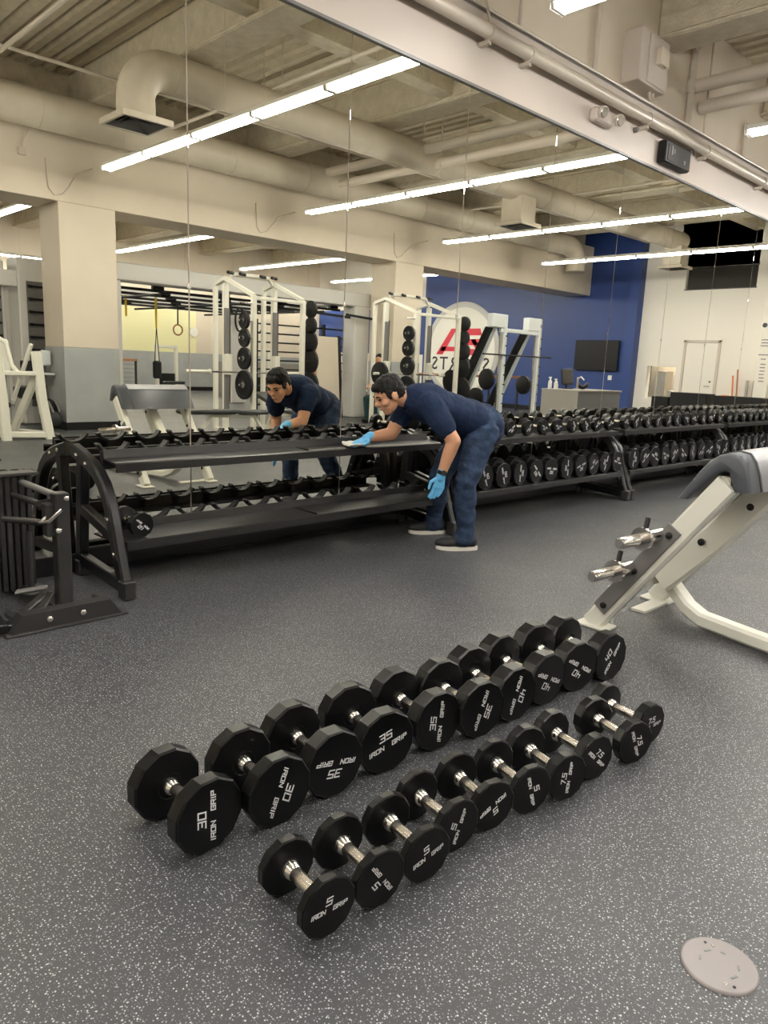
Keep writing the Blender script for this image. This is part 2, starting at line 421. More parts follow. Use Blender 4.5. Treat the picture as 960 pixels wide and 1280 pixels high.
# far wall and left wall
struct('wall_back', MB().b2((XL - .2, YB - .2, 1.32), (11.2, YB, 2.75)).b2((14.0, YB - .2, 1.32), (XR + .2, YB, 2.75)).b2((XL - .2, YB - .2, 2.75), (XR + .2, YB, ZC)), M['wall_cream'])
struct('wall_back_yellow', MB().b2((11.2, YB - .2, 1.32), (14.0, YB, 2.75)), M['wall_yellow'])
struct('wall_back_lower', MB().b2((XL - .2, YB - .2, 0), (XR + .2, YB, 1.32)), M['wall_grey'])
struct('baseboard_back', MB().b2((XL, YB, 0), (XR, YB + .02, .14)), M['rubberpart'])
struct('baseboard_right', MB().b2((XR - .02, YB, 0), (XR, -.65, .14)), M['rubberpart'])
struct('wall_left', MB().b2((XL - .2, YB, 0), (XL, WY, ZC)), M['wall_cream'])

# corrugated deck: flutes run away from the mirror wall
dk = MB(); P = .215; x = XL
vs = []; fs = []
prof = []
while x < XR:
    prof += [(x, ZC), (x + .045, ZC - .075), (x + .150, ZC - .075), (x + .195, ZC)]
    x += P
prof = [(a, b) for a, b in prof]
n = len(prof)
vs = [(a, WY, b) for a, b in prof] + [(a, YB, b) for a, b in prof]
fs = [(i, i + 1, n + i + 1, n + i) for i in range(n - 1)]
dk.add(vs, fs)
struct('ceiling', dk, M['deck'], smooth=False)
struct('ceiling_cap', MB().b2((XL - .2, YB - .2, ZC + .02), (XR + .2, WY + .2, ZC + .15)), M['concrete'])
# concrete beams, each its own
bi = 0
for bx in (-4.1, -1.05, 2.0, 5.12, 8.23, 11.3, 14.35, 17.4):
    for (ya, yb) in ((-3.9, WY), (YB, -4.35)):
        b = MB().b2((bx - .17, ya, 4.72), (bx + .17, yb, ZC), bevel=.03)
        b.b2((bx - .22, ya, 4.70), (bx + .22, yb, 4.76), bevel=.02)
        o = struct('beam', b, M['concrete'])
for by in (-3.98, .9):
    struct('beam_long', MB().b2((XL, by - .12, 4.78), (XR, by + .12, ZC), bevel=.02), M['concrete'])

# bulkhead and pillars behind the camera (seen in the mirror)
struct('beam_bulkhead', MB().b2((XL, -4.4, 3.39), (XR, -3.56, 4.72), bevel=.008), M['wall_cream'])
for pxa, pxb in ((4.58, 5.46), (11.68, 12.56), (-3.0, -2.12)):
    pl = struct('pillar', MB().b2((pxa, -4.32, 1.28), (pxb, -3.565, 3.395), bevel=.006), M['wall_cream'])
    MB().b2((pxa - .004, -4.324, .12), (pxb + .004, -3.561, 1.28), bevel=.006).build('wainscot', M['wall_grey'], pl)
    MB().b2((pxa - .012, -4.332, 0), (pxb + .012, -3.553, .12)).build('baseboard', M['rubberpart'], pl)

# ------------------------------------------------------------------ ducts, pipes, conduits
def flex(mb, pts, r, n=20, step=.10):
    """duct skin with slight rings"""
    pts = [V(p) for p in pts]; out = []; rad = []
    for a, b in zip(pts, pts[1:]):
        L = (b - a).length; k = max(1, int(L / step))
        for i in range(k):
            out.append(a.lerp(b, i / k)); rad.append(r * (1 + (.012 if i % 2 else -.006)))
    out.append(pts[-1]); rad.append(r)
    return mb.path(out, rad, n)
def elbow(c, a, b, r, n=8):
    """quarter arc from c+a to c+b about c"""
    return [V(c) + V(a) * math.cos(t * PI / 2 / n) + V(b) * math.sin(t * PI / 2 / n) for t in range(n + 1)]
DZ = 4.45; DY = 8.19 - 8.65
d1 = thing('supply_duct', 'long round wrapped duct with drop elbow over the mirror-side bay', 'duct', (4.3, DY, 3.9))
pts = [(4.3, DY, 3.86), (4.3, DY, 4.08)]
arc = [(4.3 + .37 - .37 * math.cos(t * PI / 16), DY, 4.08 + .37 * math.sin(t * PI / 16)) for t in range(1, 9)]
flex(MB(), pts + arc + [(18.4, DY, DZ)], .215).build('duct_skin', M['duct'], d1)
for x in [4.75 + 1.53 * i for i in range(9)]:
    MB().lathe((x, DY, DZ), (1, 0, 0), [(0, .221), (.03, .221)], 20).build('clamp_ring', M['duct'], d1)
for x in (6.2, 9.3, 12.3, 15.4):
    for s in (-1, 1): MB().tube((x, DY + s * .2, DZ), (x, DY + s * .2, 5.25), .006, n=6).build('hanger_rod', M['pipe'], d1)
d2 = thing('return_duct', 'long round wrapped duct running against the bulkhead face', 'duct', (XL, -3.06, 4.2))
flex(MB(), [(XL, -3.12, 4.46), (17.6, -3.12, 4.46)] + [(17.6 + .4 * math.sin(t * PI / 16), -3.12, 4.06 + .4 * math.cos(t * PI / 16)) for t in range(1, 9)] + [(18.0, -3.12, 3.85)], .25).build('duct_skin', M['duct'], d2)
for x in [-5 + 1.53 * i for i in range(15)]:
    MB().lathe((x, -3.12, 4.46), (1, 0, 0), [(0, .257), (.03, .257)], 20).build('clamp_ring', M['duct'], d2)
d3 = thing('back_duct', 'round duct in the far bay behind the bulkhead', 'duct', (XL, -6.2, 4.3))
flex(MB(), [(XL + .3, -6.6, 4.4), (18.4, -6.6, 4.4)], .24, 14, .3).build('duct_skin', M['duct'], d3)
for x in (9.0, 13.6):
    MB().b2((x - .2, -6.8, 3.95), (x + .2, -6.4, 4.5)).b2((x - .35, -6.95, 3.9), (x + .35, -6.25, 3.95)).build('drop_box', M['duct'], d3)

def diffuser(x, y, z, label, plenum):
    t = thing('ceiling_diffuser', label, 'air diffuser', (x, y, z), 'square air diffusers under the duct')
    o = MB()
    for a in (1,):
        for s0, s1, z0, z1 in ((.305, .270, -.01, .055),):
            ro = [(s0, s0), (-s0, s0), (-s0, -s0), (s0, -s0)]; ri = [(s1, s1), (-s1, s1), (-s1, -s1), (s1, -s1)]
            o.ring_loft([[V((x + p, y + q, z + z1)) for p, q in ro], [V((x + p, y + q, z + z0)) for p, q in ro], [V((x + p, y + q, z + z0)) for p, q in ri], [V((x + p, y + q, z + z1)) for p, q in ri]], caps=False, closed=True)
    o.build('frame', M['duct'], t)
    o = MB()
    for k, (s0, s1) in enumerate(((.265, .21), (.195, .14), (.125, .07))):
        ro = [(s0, s0), (-s0, s0), (-s0, -s0), (s0, -s0)]; ri = [(s1, s1), (-s1, s1), (-s1, -s1), (s1, -s1)]
        o.ring_loft([[V((x + p, y + q, z)) for p, q in ro], [V((x + p, y + q, z + .006)) for p, q in ro], [V((x + p, y + q, z + .056)) for p, q in ri], [V((x + p, y + q, z + .05)) for p, q in ri]], caps=False, closed=True)
    o.build('louvre', M['midgrey'], t, smooth=False)
    MB().b2((x - .27, y - .27, z + .055), (x + .24, y + .24, z + .066)).build('backing', M['dark'], t)
    if plenum:
        MB().b2((x - .22, y - .22, z + .07), (x + .22, y + .22, z + .5)).build('plenum_box', M['duct'], t)
diffuser(4.3, DY, 3.80, 'square grey air diffuser under the elbow end of the duct', False)
diffuser(11.7, DY, 3.80, 'square air diffuser halfway along the duct, under a box plenum', True)
diffuser(18.2, DY, 3.80, 'square air diffuser at the right wall end of the duct', True)

bp = thing('sprinkler_main_pipe', 'thick painted pipe running along the band above the mirrors', 'pipe', (XL, 3.98, 3.74))
MB().tube((XL, 3.99, 3.745), (XR, 3.99, 3.745), .052, n=18).build('pipe_run', M['pipe'], bp)
for x in (3.1, 4.87, 6.02 - .62, 7.45, 8.85, 10.6):
    MB().lathe((x - .02, 3.99, 3.745), (1, 0, 0), [(0, .062), (.04, .062)], 16).b2((x - .018, 3.985, 3.66), (x + .018, MY - .012, 3.69)).build('pipe_bracket', M['pipe'], bp)
MB().tube((4.87, 3.99, 3.80), (5.05, 4.25, 4.25), .012, n=8).build('brace_wire', M['pipe'], bp)
cd = thing('edge_conduit', 'thin conduit lying along the top edge of the band', 'pipe', (XL, 4.1, 3.95))
MB().tube((XL, 4.085, 3.955), (XR, 4.085, 3.955), .014, n=8).tube((XL, 4.13, 3.975), (XR, 4.13, 3.975), .012, n=8).build('conduit_run', M['pipe'], cd)
for i, (x, r, z1, lab) in enumerate(((5.62, .018, 5.2, 'thin vertical conduit on the upper wall beside the hanging light'), (6.84, .026, 5.2, 'flat vertical conduit on the wall left of the electrical box'), (8.92, .042, 5.05, 'thick vertical conduit rising to the concrete beam end'), (9.36, .012, 5.2, 'thin hanging rod right of the thick conduit'), (10.6, .03, 4.5, 'short vertical conduit near the second ceiling light'))):
    t = tag(MB().tube((x, 4.28, 3.93), (x, 4.28, z1), r, n=10).build('vertical_conduit', M['pipe']), lab, 'pipe')
    if r > .04:
        c = MB().lathe((x, 4.28, 4.43), (0, 0, 1), [(0, .06), (.04, .07), (.09, .07), (.13, .06)], 12).build('coupling', M['pipe']); c.parent = t
        c = MB().lathe((x, 4.28, 4.90), (0, 0, 1), [(0, .06), (.05, .06)], 12).build('coupling', M['pipe']); c.parent = t
for i, (x, z, r, lab) in enumerate(((8.95, 4.50, .075, 'upper of two big painted pipes meeting the wall at the thick conduit'), (9.25, 4.36, .075, 'lower of two big painted pipes meeting the wall at the thick conduit'))):
    pts = [(x, 4.30, z), (x, 3.7, z), (x, -2.6, z)]
    tag(MB().path(pts, r, 14).build('ceiling_pipe', M['pipe']), lab, 'pipe')
for (x, z, lab) in ((6.1, 4.62, 'thin sprinkler branch pipe left of the big pipe pair'), (13.2, 4.6, 'thin sprinkler branch pipe over the dumbbell racks'), (16.2, 4.6, 'thin sprinkler branch pipe nearest the right wall'), (3.3, 4.6, 'thin sprinkler branch pipe left of the wrapped elbow')):
    t = tag(MB().tube((x, 4.3, z), (x, -3.5, z), .025, n=8).build('branch_pipe', M['pipe']), lab, 'pipe')
for y, z, lab in ((1.9, 4.66, 'thin sprinkler line running over the light fixtures'), (-1.9, 4.7, 'thin sprinkler line between the two long ducts')):
    tag(MB().tube((XL, y, z), (XR, y, z), .022, n=8).build('sprinkler_line', M['pipe']), lab, 'pipe')
# wiring on the bulkhead face
for i, x in enumerate((4.95, 8.6, 12.1)):
    z0 = 3.9
    pts = [(x - .1, -2.95, 3.80), (x - .2, -3.3, 3.75), (x - .22, -3.52, 3.6), (x - .3, -3.545, 3.5), (x - .42, -3.545, 3.46), (x - .5, -3.545, 3.55), (x - .52, -3.545, 3.75), (x - .53, -3.545, 3.95)]
    tag(MB().path(pts, .008, 6).build('power_cord', M['pipe']), ('looped light cord hanging on the bulkhead left of the first pillar', 'looped light cord on the bulkhead right of the first pillar', 'looped light cord on the bulkhead near the second pillar')[i], 'cord')
tag(MB().b2((4.05, -3.56, 3.92), (4.15, -3.52, 4.02)).path([(4.1, -3.54, 4.0), (4.13, -3.53, 4.15), (4.2, -3.5, 4.3)], .01, 6).build('junction_box', M['pipe']), 'small square junction box on the bulkhead face under the duct', 'junction box')

# ------------------------------------------------------------------ fluorescent lights
def make_light(n, seg=1.235):
    t = thing('strip_light', 'x', 'ceiling light', (0, 0, 0))
    L = n * seg
    h = MB()
    h.beam((0, 0, .050), (0, L, .050), .085, .055, up=(0, 0, 1), bevel=.006)
    for s in (-1, 1): h.ring_loft([[V((s * a, y, c)) for a, c in ((.042, .030), (.082, .018), (.083, .021), (.042, .034))] for y in (0, L)])
    h.build('housing', M['fixture'], t)
    for k in range(n):
        for s, o in ((-1, 0), (1, .0)):
            tm = MB().tube((s * .052, k * seg + .03 + o, -.004), (s * .052, (k + 1) * seg - .03 + o, -.004), .019, n=8)
            tm.build('tube', M['tube'], t)
        for y in (k * seg + .02, (k + 1) * seg - .02): MB().b2((-.074, y - .010, -.022), (.074, y + .010, .03)).build('lamp_holder', M['fixture'], t)
    rd = MB()
    for y in (.6, L / 2, L - .6): rd.tube((0, y, .08), (0, y, ZC - 3.78 - .06), .004, n=5)
    rd.build('hanger_wire', M['pipe'], t)
    for y in (0, L): MB().b2((-.082, y - .006, -.026), (.082, y + .006, .080), bevel=.004).build('end_cap', M['fixture'], t)
    return t
proto = make_light(5)
names = ['long fluorescent strip light ending above the %s' % s for s in ('second rack and the man', 'third dumbbell rack', 'fourth dumbbell rack', 'far right end of the mirrors', 'left machine corner', 'far left corner')]
for i, (x, s) in enumerate(zip((4.95, 8.60, 12.25, 15.9, 1.3, -2.35), names)):
    if i == 0:
        o = proto; o.location = (x, -2.72, 3.78); o['label'] = s; o['group'] = 'strip lights of the mirror-side bay'
    else: copy_tree(proto, (x, -2.72, 3.78), 0, s, 'strip lights of the mirror-side bay')
p4 = make_light(4)
for i, (x, s) in enumerate(zip((8.98, 12.8, 16.3, 5.2), ('behind the first pillar', 'behind the first squat rack', 'behind the second pillar', 'at the left of the far bay'))):
    if i == 0:
        o = p4; o.location = (x, -11.15, 3.78); o['label'] = 'far bay strip light ' + s; o['group'] = 'strip lights of the far bay'
    else: copy_tree(p4, (x, -11.15, 3.78), 0, 'far bay strip light ' + s, 'strip lights of the far bay')
copy_tree(p4, (1.2, -10.9, 3.78), 0, 'strip light added to brighten the far left of the far bay', 'strip lights of the far bay')  # unseen fixture added to raise the brightness of the far bay
for x, y, s in ((10.6, -14.9, 'added to brighten the yellow wall'), (15.8, -14.9, 'added to brighten the far wall corner'), (5.4, -14.9, 'added to brighten the far wall behind the tower')):
    copy_tree(p4, (x, y, 3.78), -PI / 2, 'strip light ' + s, 'added strip lights along the far wall')  # fill fixtures added behind the rig to light the far wall
copy_tree(p4, (20.1, -1.8, 2.6), 0, 'strip light added to brighten the kitchen behind the wall opening', 'added kitchen lights')  # unseen fill fixture added to brighten the opening


# ------------------------------------------------------------------ things on the wall above the mirror
t = thing('interval_clock', 'black rectangular interval clock box on the band above the mirrors', 'clock', (8.18, 4.06, 3.55))
MB().b2((7.88, 3.985, 3.44), (8.48, MY - .012, 3.66), bevel=.012).build('case', M['rubberpart'], t)
MB().b2((7.93, 3.98, 3.47), (8.18, 3.99, 3.63)).build('display', M['screen'], t)
MB().b2((8.0, 3.977, 3.53), (8.03, 3.982, 3.62)).b2((8.05, 3.977, 3.55), (8.08, 3.982, 3.60)).b2((8.30, 3.977, 3.49), (8.34, 3.986, 3.53)).build('indicator', M['midgrey'], t)
MB().path([(8.46, 4.0, 3.66), (8.52, 4.0, 3.70), (8.62, 4.02, 3.66)], .006, 6).build('cord', M['rubberpart'], t)
t = thing('emergency_light', 'small white twin-lamp emergency light on the band above the mirrors', 'emergency light', (6.7, 4.04, 3.58))
MB().b2((6.50, 4.0, 3.52), (6.82, MY - .012, 3.64), bevel=.015).build('case', M['wall_band'], t)
for x in (6.56, 6.86):
    hd = MB().lathe((x, 4.0, 3.60), (-.3, -1, -.35), [(0, .03), (.02, .052), (.05, .056), (.06, .05)], 14).build('lamp_head', M['wall_band'], t)
    MB().lathe((x - .017, 3.945, 3.58), (-.3, -1, -.35), [(0, .045), (.006, .04)], 14).build('lens', M['chrome'], hd)
tag(MB().lathe((7.36, MY - .012, 3.64), (0, -1, 0), [(0, .028), (.03, .026), (.045, .012)], 12).build('camera_dome', M['midgrey']), 'small round grey sensor between emergency light and clock', 'sensor')
t = thing('electrical_box', 'tall white electrical box on the wall above the pipe', 'electrical box', (7.7, 4.2, 4.15))
MB().b2((7.40, 4.12, 4.13), (7.98, WY, 4.62), bevel=.006).build('case', M['wall_band'], t)
MB().b2((7.56, 4.105, 4.15), (7.97, 4.12, 4.60), bevel=.004).build('cover', M['wall_band'], t)
sw = MB().b2((7.70, 4.05, 4.34), (7.88, 4.11, 4.50), bevel=.005).build('switch_box', M['wall_cream'], t)
MB().tube((7.76, 4.05, 4.33), (7.74, 4.02, 4.30), .006, n=6).build('switch_lever', M['midgrey'], sw)
for dx in (0, .07): MB().path([(7.80 + dx, 4.2, 4.13), (7.82 + dx, 4.2, 4.06), (7.95 + dx, 4.18, 3.98)], .016, 8).build('conduit_stub', M['pipe'], t)

# ------------------------------------------------------------------ dumbbells
def make_dumbbell(w, R, th, handle=.125, words=True):
    """axis along local x, number face at +x, root at floor contact"""
    t = thing('dumbbell', 'x', 'dumbbell', (0, 0, 0))
    h2 = handle / 2
    for s in (1, -1):
        hd = MB()
        Rr = R / math.cos(PI / 12)
        hd.lathe((0, 0, R), (s, 0, 0), [(h2 + th * .10, R * .36), (h2 + th * .06, R * .38), (h2 + th * .16, R * .82), (h2 + th * .20, Rr * .95), (h2 + th * .30, Rr), (h2 + th * .93, Rr), (h2 + th, Rr * .955), (h2 + th * .985, Rr * .94)], 12, rot=.5)
        hd.build('head', M['urethane'], t, angle=20)
    MB().lathe((-h2 - th * .3, 0, R), (1, 0, 0), [(0, .0150), (th * .3 + .012, .0150), (th * .3 + .022, .0165), (th * .3 + handle / 2, .0172), (th * .3 + handle - .022, .0165), (th * .3 + handle - .012, .0150), (th * .6 + handle, .0150)], 18).build('handle', M['knurl'], t)
    for s in (1, -1):
        MB().lathe((s * (h2 + th * .12), 0, R), (-s, 0, 0), [(0, .024), (.012, .023), (.020, .0195), (.024, .017)], 18).build('collar', M['chrome'], t)
    lt = MB(); k = R / .1
    sml = len(w) < 2 or R < .08
    f0 = (h2 + th + .0002, 0, R)
    if R > .09:
        stroke_text(lt, w, .0225 * k, .044 * k, (f0[0], 0, R + .026 * k), (0, 1, 0), (0, 0, 1), wt=1.15)
        stroke_text(lt, 'IRON  GRIP', .0130 * k, .140 * k, (f0[0], 0, R - .008 * k), (0, 1, 0), (0, 0, 1), wt=1.55)
    else:
        stroke_text(lt, w, .0235 * k, (.020 if len(w) == 1 else .046) * k, (f0[0], 0, R + .024 * k), (0, 1, 0), (0, 0, 1), wt=1.25)
        stroke_text(lt, 'IRON  GRIP', .0135 * k, .134 * k, (f0[0], 0, R - .006 * k), (0, 1, 0), (0, 0, 1), wt=1.55)
    lt.build('lettering', M['print'], t, smooth=False)
    t['half'] = h2 + th
    return t
def spin_parts(o, ang, R):
    """turn heads, handle and lettering about the handle axis"""
    q = Matrix.Translation((0, 0, R)) @ Matrix.Rotation(ang, 4, 'X') @ Matrix.Translation((0, 0, -R))
    for c in o.children:
        if c.name.startswith('lettering'): c.matrix_local = q
SPEC = {'30': (.0975, .058), '35': (.0985, .070), '40': (.0990, .083), '5': (.0700, .031), '7.5': (.0705, .046)}
PR = {k: make_dumbbell(k, *v) for k, v in SPEC.items()}
used = set()
row1 = [('30', .886, 1.468, -87.2, 90), ('30', 1.083, 1.440, -92.3, -111), ('35', 1.283, 1.448, -93.4, 169), ('35', 1.483, 1.441, -100.5, 17), ('35', 1.708, 1.431, -96.3, 86),
        ('35', 1.885, 1.391, -98.5, -110), ('40', 2.074, 1.386, -96.7, -108), ('40', 2.274, 1.388, -95.4, 155), ('40', 2.470, 1.376, -101.5, 150), ('40', 2.666, 1.347, -97, 54)]
row2 = [('5', .927, 1.053, -94.7, 1), ('5', 1.073, 1.043, -96.2, 125), ('5', 1.219, 1.031, -98.7, 18), ('5', 1.363, 1.056, -97.7, 70), ('5', 1.504, 1.051, -103.7, 208),
        ('5', 1.648, 1.026, -103.5, -75), ('7.5', 1.785, .995, -105.5, 84), ('7.5', 1.952, .998, -101.5, -42), ('7.5', 2.135, .964, -106.6, -70), ('7.5', 2.296, .990, -99.5, 5)]
posw = ['leftmost', 'second from the left', 'third from the left', 'fourth from the left', 'fifth from the left', 'sixth from the left', 'seventh from the left', 'third from the right', 'second from the right', 'rightmost']
for row, rn, sz in ((row1, 'rear', 'big'), (row2, 'front', 'small')):
    for (w, x, y, a, ta), pw in zip(row, posw):
        R, th = SPEC[w]; half = .0625 + th; ar = math.radians(a)
        loc = (x - math.cos(ar) * half, y - math.sin(ar) * half, 0)
        lab = '%s black %s dumbbell in the %s row on the floor, %s' % (sz, w, rn, pw)
        g = 'dumbbells in the %s row on the floor' % rn
        if w in used: o = copy_tree(PR[w], loc, ar, lab, g)
        else:
            used.add(w); o = PR[w]; o.location = loc; o.rotation_euler = (0, 0, ar); o['label'] = lab; o['group'] = g
        spin_parts(o, math.radians(ta), R)
        if w != '5' or True:
            pass

# ------------------------------------------------------------------ dumbbell racks
RL = 2.6; NS = 11; SP = .232
def make_rack():
    t = thing('dumbbell_rack', 'x', 'dumbbell rack', (0, 0, 0))
    for ex in (0.03, RL - .03):
        ef = MB().sweep([(ex, 4.05, .700), (ex, 3.93, .672), (ex, 3.83, .642), (ex, 3.75, .603), (ex, 3.69, .555), (ex, 3.645, .495), (ex, 3.61, .42), (ex, 3.575, .32), (ex, 3.52, .16), (ex, 3.468, .03)], .055, .075, (1, 0, 0), bevel=.01)
        ef = ef.build('end_arch', M['black'], t)
        for s in (-1, 1):
            g_ = MB().sweep([(ex + s * .0275, 3.93, .672), (ex + s * .0275, 3.83, .642), (ex + s * .0275, 3.75, .603), (ex + s * .0275, 3.69, .555), (ex + s * .0275, 3.645, .495), (ex + s * .0275, 3.61, .42), (ex + s * .0275, 3.575, .32), (ex + s * .0275, 3.53, .19)], .003, .050, (1, 0, 0))
            g_.build('side_plate', M['darkgrey'], ef)
        for (y, z) in ((3.965, .680), (3.85, .648), (3.60, .39), (3.54, .22)):
            MB().lathe((ex - .035, y, z), (1, 0, 0), [(-.004, .008), (.002, .014), (.066, .014), (.074, .008)], 10).build('bolt', M['chrome'], ef)
        MB().b2((ex - .034, 3.425, .0), (ex + .034, 3.50, .10), bevel=.008).build('foot_cap', M['darkgrey'], ef)
        rp = MB().beam((ex, 4.02, .04), (ex, 3.95, .655), .05, .07, up=(0, 1, 0), bevel=.006).build('rear_post', M['black'], t)
        MB().b2((ex - .032, 3.985, 0), (ex + .032, 4.055, .09), bevel=.006).build('foot_cap', M['darkgrey'], rp)
        MB().beam((ex, 4.0, .395), (ex, 3.585, .30), .05, .06, up=(0, 0, 1), bevel=.006).build('cross_bar', M['black'], t)
        MB().beam((ex, 4.03, .10), (ex, 3.47, .06), .05, .07, up=(0, 0, 1), bevel=.006).build('foot_bar', M['black'], t)
    for z, yf, nm in ((.675, 3.60, 'top'), (.285, 3.50, 'low')):
        tr = MB()
        sec = [(yf, z - .045), (yf, z - .004), (yf + .012, z + .002), (3.745, z + .012), (3.752, z + .055), (3.758, z + .055), (3.756, z + .004), (yf + .01, z - .010), (yf + .006, z - .045)]
        tr.ring_loft([[V((x, a, b)) for a, b in sec] for x in (.055, RL - .055)])
        tr = tr.build('tray', M['tray'], t, smooth=False)
        MB().b2((RL * .5 - .002, yf + .01, z + .004), (RL * .5 + .002, 3.74, z + .0135)).build('tray_joint', M['rubberpart'], tr)
        sr = MB().b2((.055, 3.765, z - .035), (RL - .055, 3.80, z + .045), bevel=.004).b2((.055, 3.79, z - .035), (RL - .055, 3.90, z - .025)).build('saddle_rail', M['black'], t)
        for k in range(NS):
            xc = .14 + SP * k
            pts = [(xc + .095 * math.sin(a), 3.83, z + .125 - .095 * math.cos(a)) for a in [math.radians(q) for q in (-62, -45, -28, -10, 10, 28, 45, 62)]]
            MB().sweep(pts, .055, .014, (0, 1, 0), bevel=.003).b2((xc - .03, 3.80, z - .01), (xc + .03, 3.85, z + .03)).build('saddle', M['rubberpart'], sr)
            if k % 1 == 0:
                MB().lathe((xc, 3.756, z + .035), (0, -1, 0), [(0, .007), (.005, .006)], 8).build('bolt', M['darkgrey'], sr)
    MB().b2((.05, 4.0, .03), (RL - .05, 4.05, .15), bevel=.005).build('base_beam', M['black'], t)
    MB().b2((.05, 3.93, .60), (RL - .05, 3.97, .68), bevel=.005).build('back_beam', M['black'], t)
    return t
RX = [1.585, 4.215, 6.845, 9.475, 12.105]
rlab = ['long black two-tier dumbbell rack, emptied for cleaning', 'black dumbbell rack full of dumbbells right behind the man', 'black full dumbbell rack, second beyond the man', 'black full dumbbell rack partly behind the grey pad', 'last full dumbbell rack at the right edge']
rk = make_rack()
for i, x in enumerate(RX):
    if i == 0: rk.location = (x, 0, 0); rk['label'] = rlab[0]; rk['group'] = 'dumbbell racks along the mirrors'
    else: copy_tree(rk, (x, 0, 0), 0, rlab[i], 'dumbbell racks along the mirrors')
ordw = ['leftmost', 'second', 'third', 'fourth', 'fifth', 'sixth', 'seventh', 'eighth', 'ninth', 'tenth', 'last']
types = [('12', .064, .055, 'top'), ('20', .070, .062, 'top'), ('27', .074, .07, 'top'), ('32', .076, .07, 'top'), ('50', .0985, .080, 'low'), ('65', .1035, .085, 'low'), ('80', .107, .09, 'low'), ('90', .11, .095, 'low')]
TP = [make_dumbbell(w, R, th, .125, False) for w, R, th, _ in types]
first = set()
rackw = ['emptied', 'first full', 'second full', 'third full', 'fourth full']
for ri in range(1, 5):
    for tier in ('top', 'low'):
        ti = (ri - 1) + (0 if tier == 'top' else 4)
        w, R, th, _ = types[ti]
        for k in range(NS):
            x = RX[ri] + .14 + SP * k; half = .0625 + th
            if tier == 'low' and k in (0, NS - 1): x += .0 if k == 0 else -.02
            yc = (3.60 if tier == 'top' else 3.50) + half + .015 + random.uniform(-.008, .008)
            if tier == 'top': yc += .02
            z = (.679 if tier == 'top' else .289) + .003
            loc = (x, yc, z)
            rz = -PI / 2 + math.radians(random.uniform(-5, 5))
            lab = 'black dumbbell on the %s tier of the %s rack, %s from its left end' % ('upper' if tier == 'top' else 'lower', rackw[ri], ordw[k]) if k not in (0, NS - 1) else 'black dumbbell on the %s tier of the %s rack, %s in its row' % ('upper' if tier == 'top' else 'lower', rackw[ri], ordw[k])
            g = 'dumbbells on the %s tiers of the racks' % ('upper' if tier == 'top' else 'lower')
            if ti in first: o = copy_tree(TP[ti], loc, rz, lab, g)
            else: first.add(ti); o = TP[ti]; o.location = loc; o.rotation_euler = (0, 0, rz); o['label'] = lab; o['group'] = g
            spin_parts(o, random.uniform(-PI, PI), R)
o = copy_tree(TP[0], (RX[0] + .16, 3.66, .292), -PI / 2, 'small dumbbell left on the lower tier of the emptied rack', 'dumbbells on the lower tiers of the racks'); spin_parts(o, 2.4, .064)

# ------------------------------------------------------------------ roman chair at the right (also seen in the mirror)
t = thing('hyperextension_bench', 'white framed bench with rounded grey pad and chrome weight horns', 'exercise bench', (3.5, 1.5, 0))
LEG = [(1.76, .0), (1.42, .62), (1.30, .80)]
for x, nm in ((3.22, 'n'), (3.90, 'f')):
    y0 = 1.745; y1 = 1.30; z1 = .83
    lg = MB().sweep([(x, y0, .012), (x, 1.185, .79)], .062, .10, (1, 0, 0), bevel=.012).build('frame_leg', M['machine'], t)
    MB().b2((x - .055, y0 - .10, 0), (x + .055, y0 + .07, .014), bevel=.003).build('foot_plate', M['machine'], lg)
    if nm == 'n':
        gp = MB().sweep([(x - .036, 1.70, .105), (x - .036, 1.375, .565)], .010, .075, (1, 0, 0), bevel=.003).build('guard_strip', M['midgrey'], lg)
    for (y, z) in ((1.675, .13), (1.54, .333), (1.395, .53)):
        MB().lathe((x - .045, y, z), (-1, 0, 0), [(0, .016), (.006, .015), (.010, .009)], 12).build('bolt_cap', M['rubberpart'], lg)
# second inclined beam behind the near leg, carrying the pad
sb = MB().sweep([(3.62, 1.60, .20), (3.57, 1.34, .48), (3.55, 1.13, .75)], .085, .13, (1, .0, 0), bevel=.012).build('pad_beam', M['machine'], t)
for (y, z) in ((1.385, .455), (1.185, .66)): MB().lathe((3.52, y, z), (-1, 0, 0), [(0, .018), (.008, .017), (.012, .01)], 12).build('bolt_cap', M['rubberpart'], sb)
MB().beam((3.22, 1.66, .19), (3.90, 1.66, .19), .06, .06, bevel=.008).build('cross_tube', M['machine'], t)
MB().beam((3.22, 1.21, .79), (3.90, 1.21, .79), .06, .06, bevel=.008).build('cross_tube', M['machine'], t)
# curved base beam on the floor running towards the camera side
bb = MB().sweep([(3.72, 1.66, .235), (3.68, 1.56, .16), (3.645, 1.46, .085), (3.62, 1.37, .050), (3.55, 1.10, .046), (3.44, .62, .046), (3.40, .40, .046)], .085, .07, (.96, -.25, 0), bevel=.014).build('base_beam', M['machine'], t)
MB().sweep([(3.71, 1.62, .239), (3.67, 1.53, .176), (3.64, 1.44, .108)], .045, .004, (.96, -.25, 0)).build('warning_sticker', M['amber'], bb)
MB().b2((3.60, 1.66, 0), (3.94, 1.74, .012)).build('foot_plate', M['machine'], t)
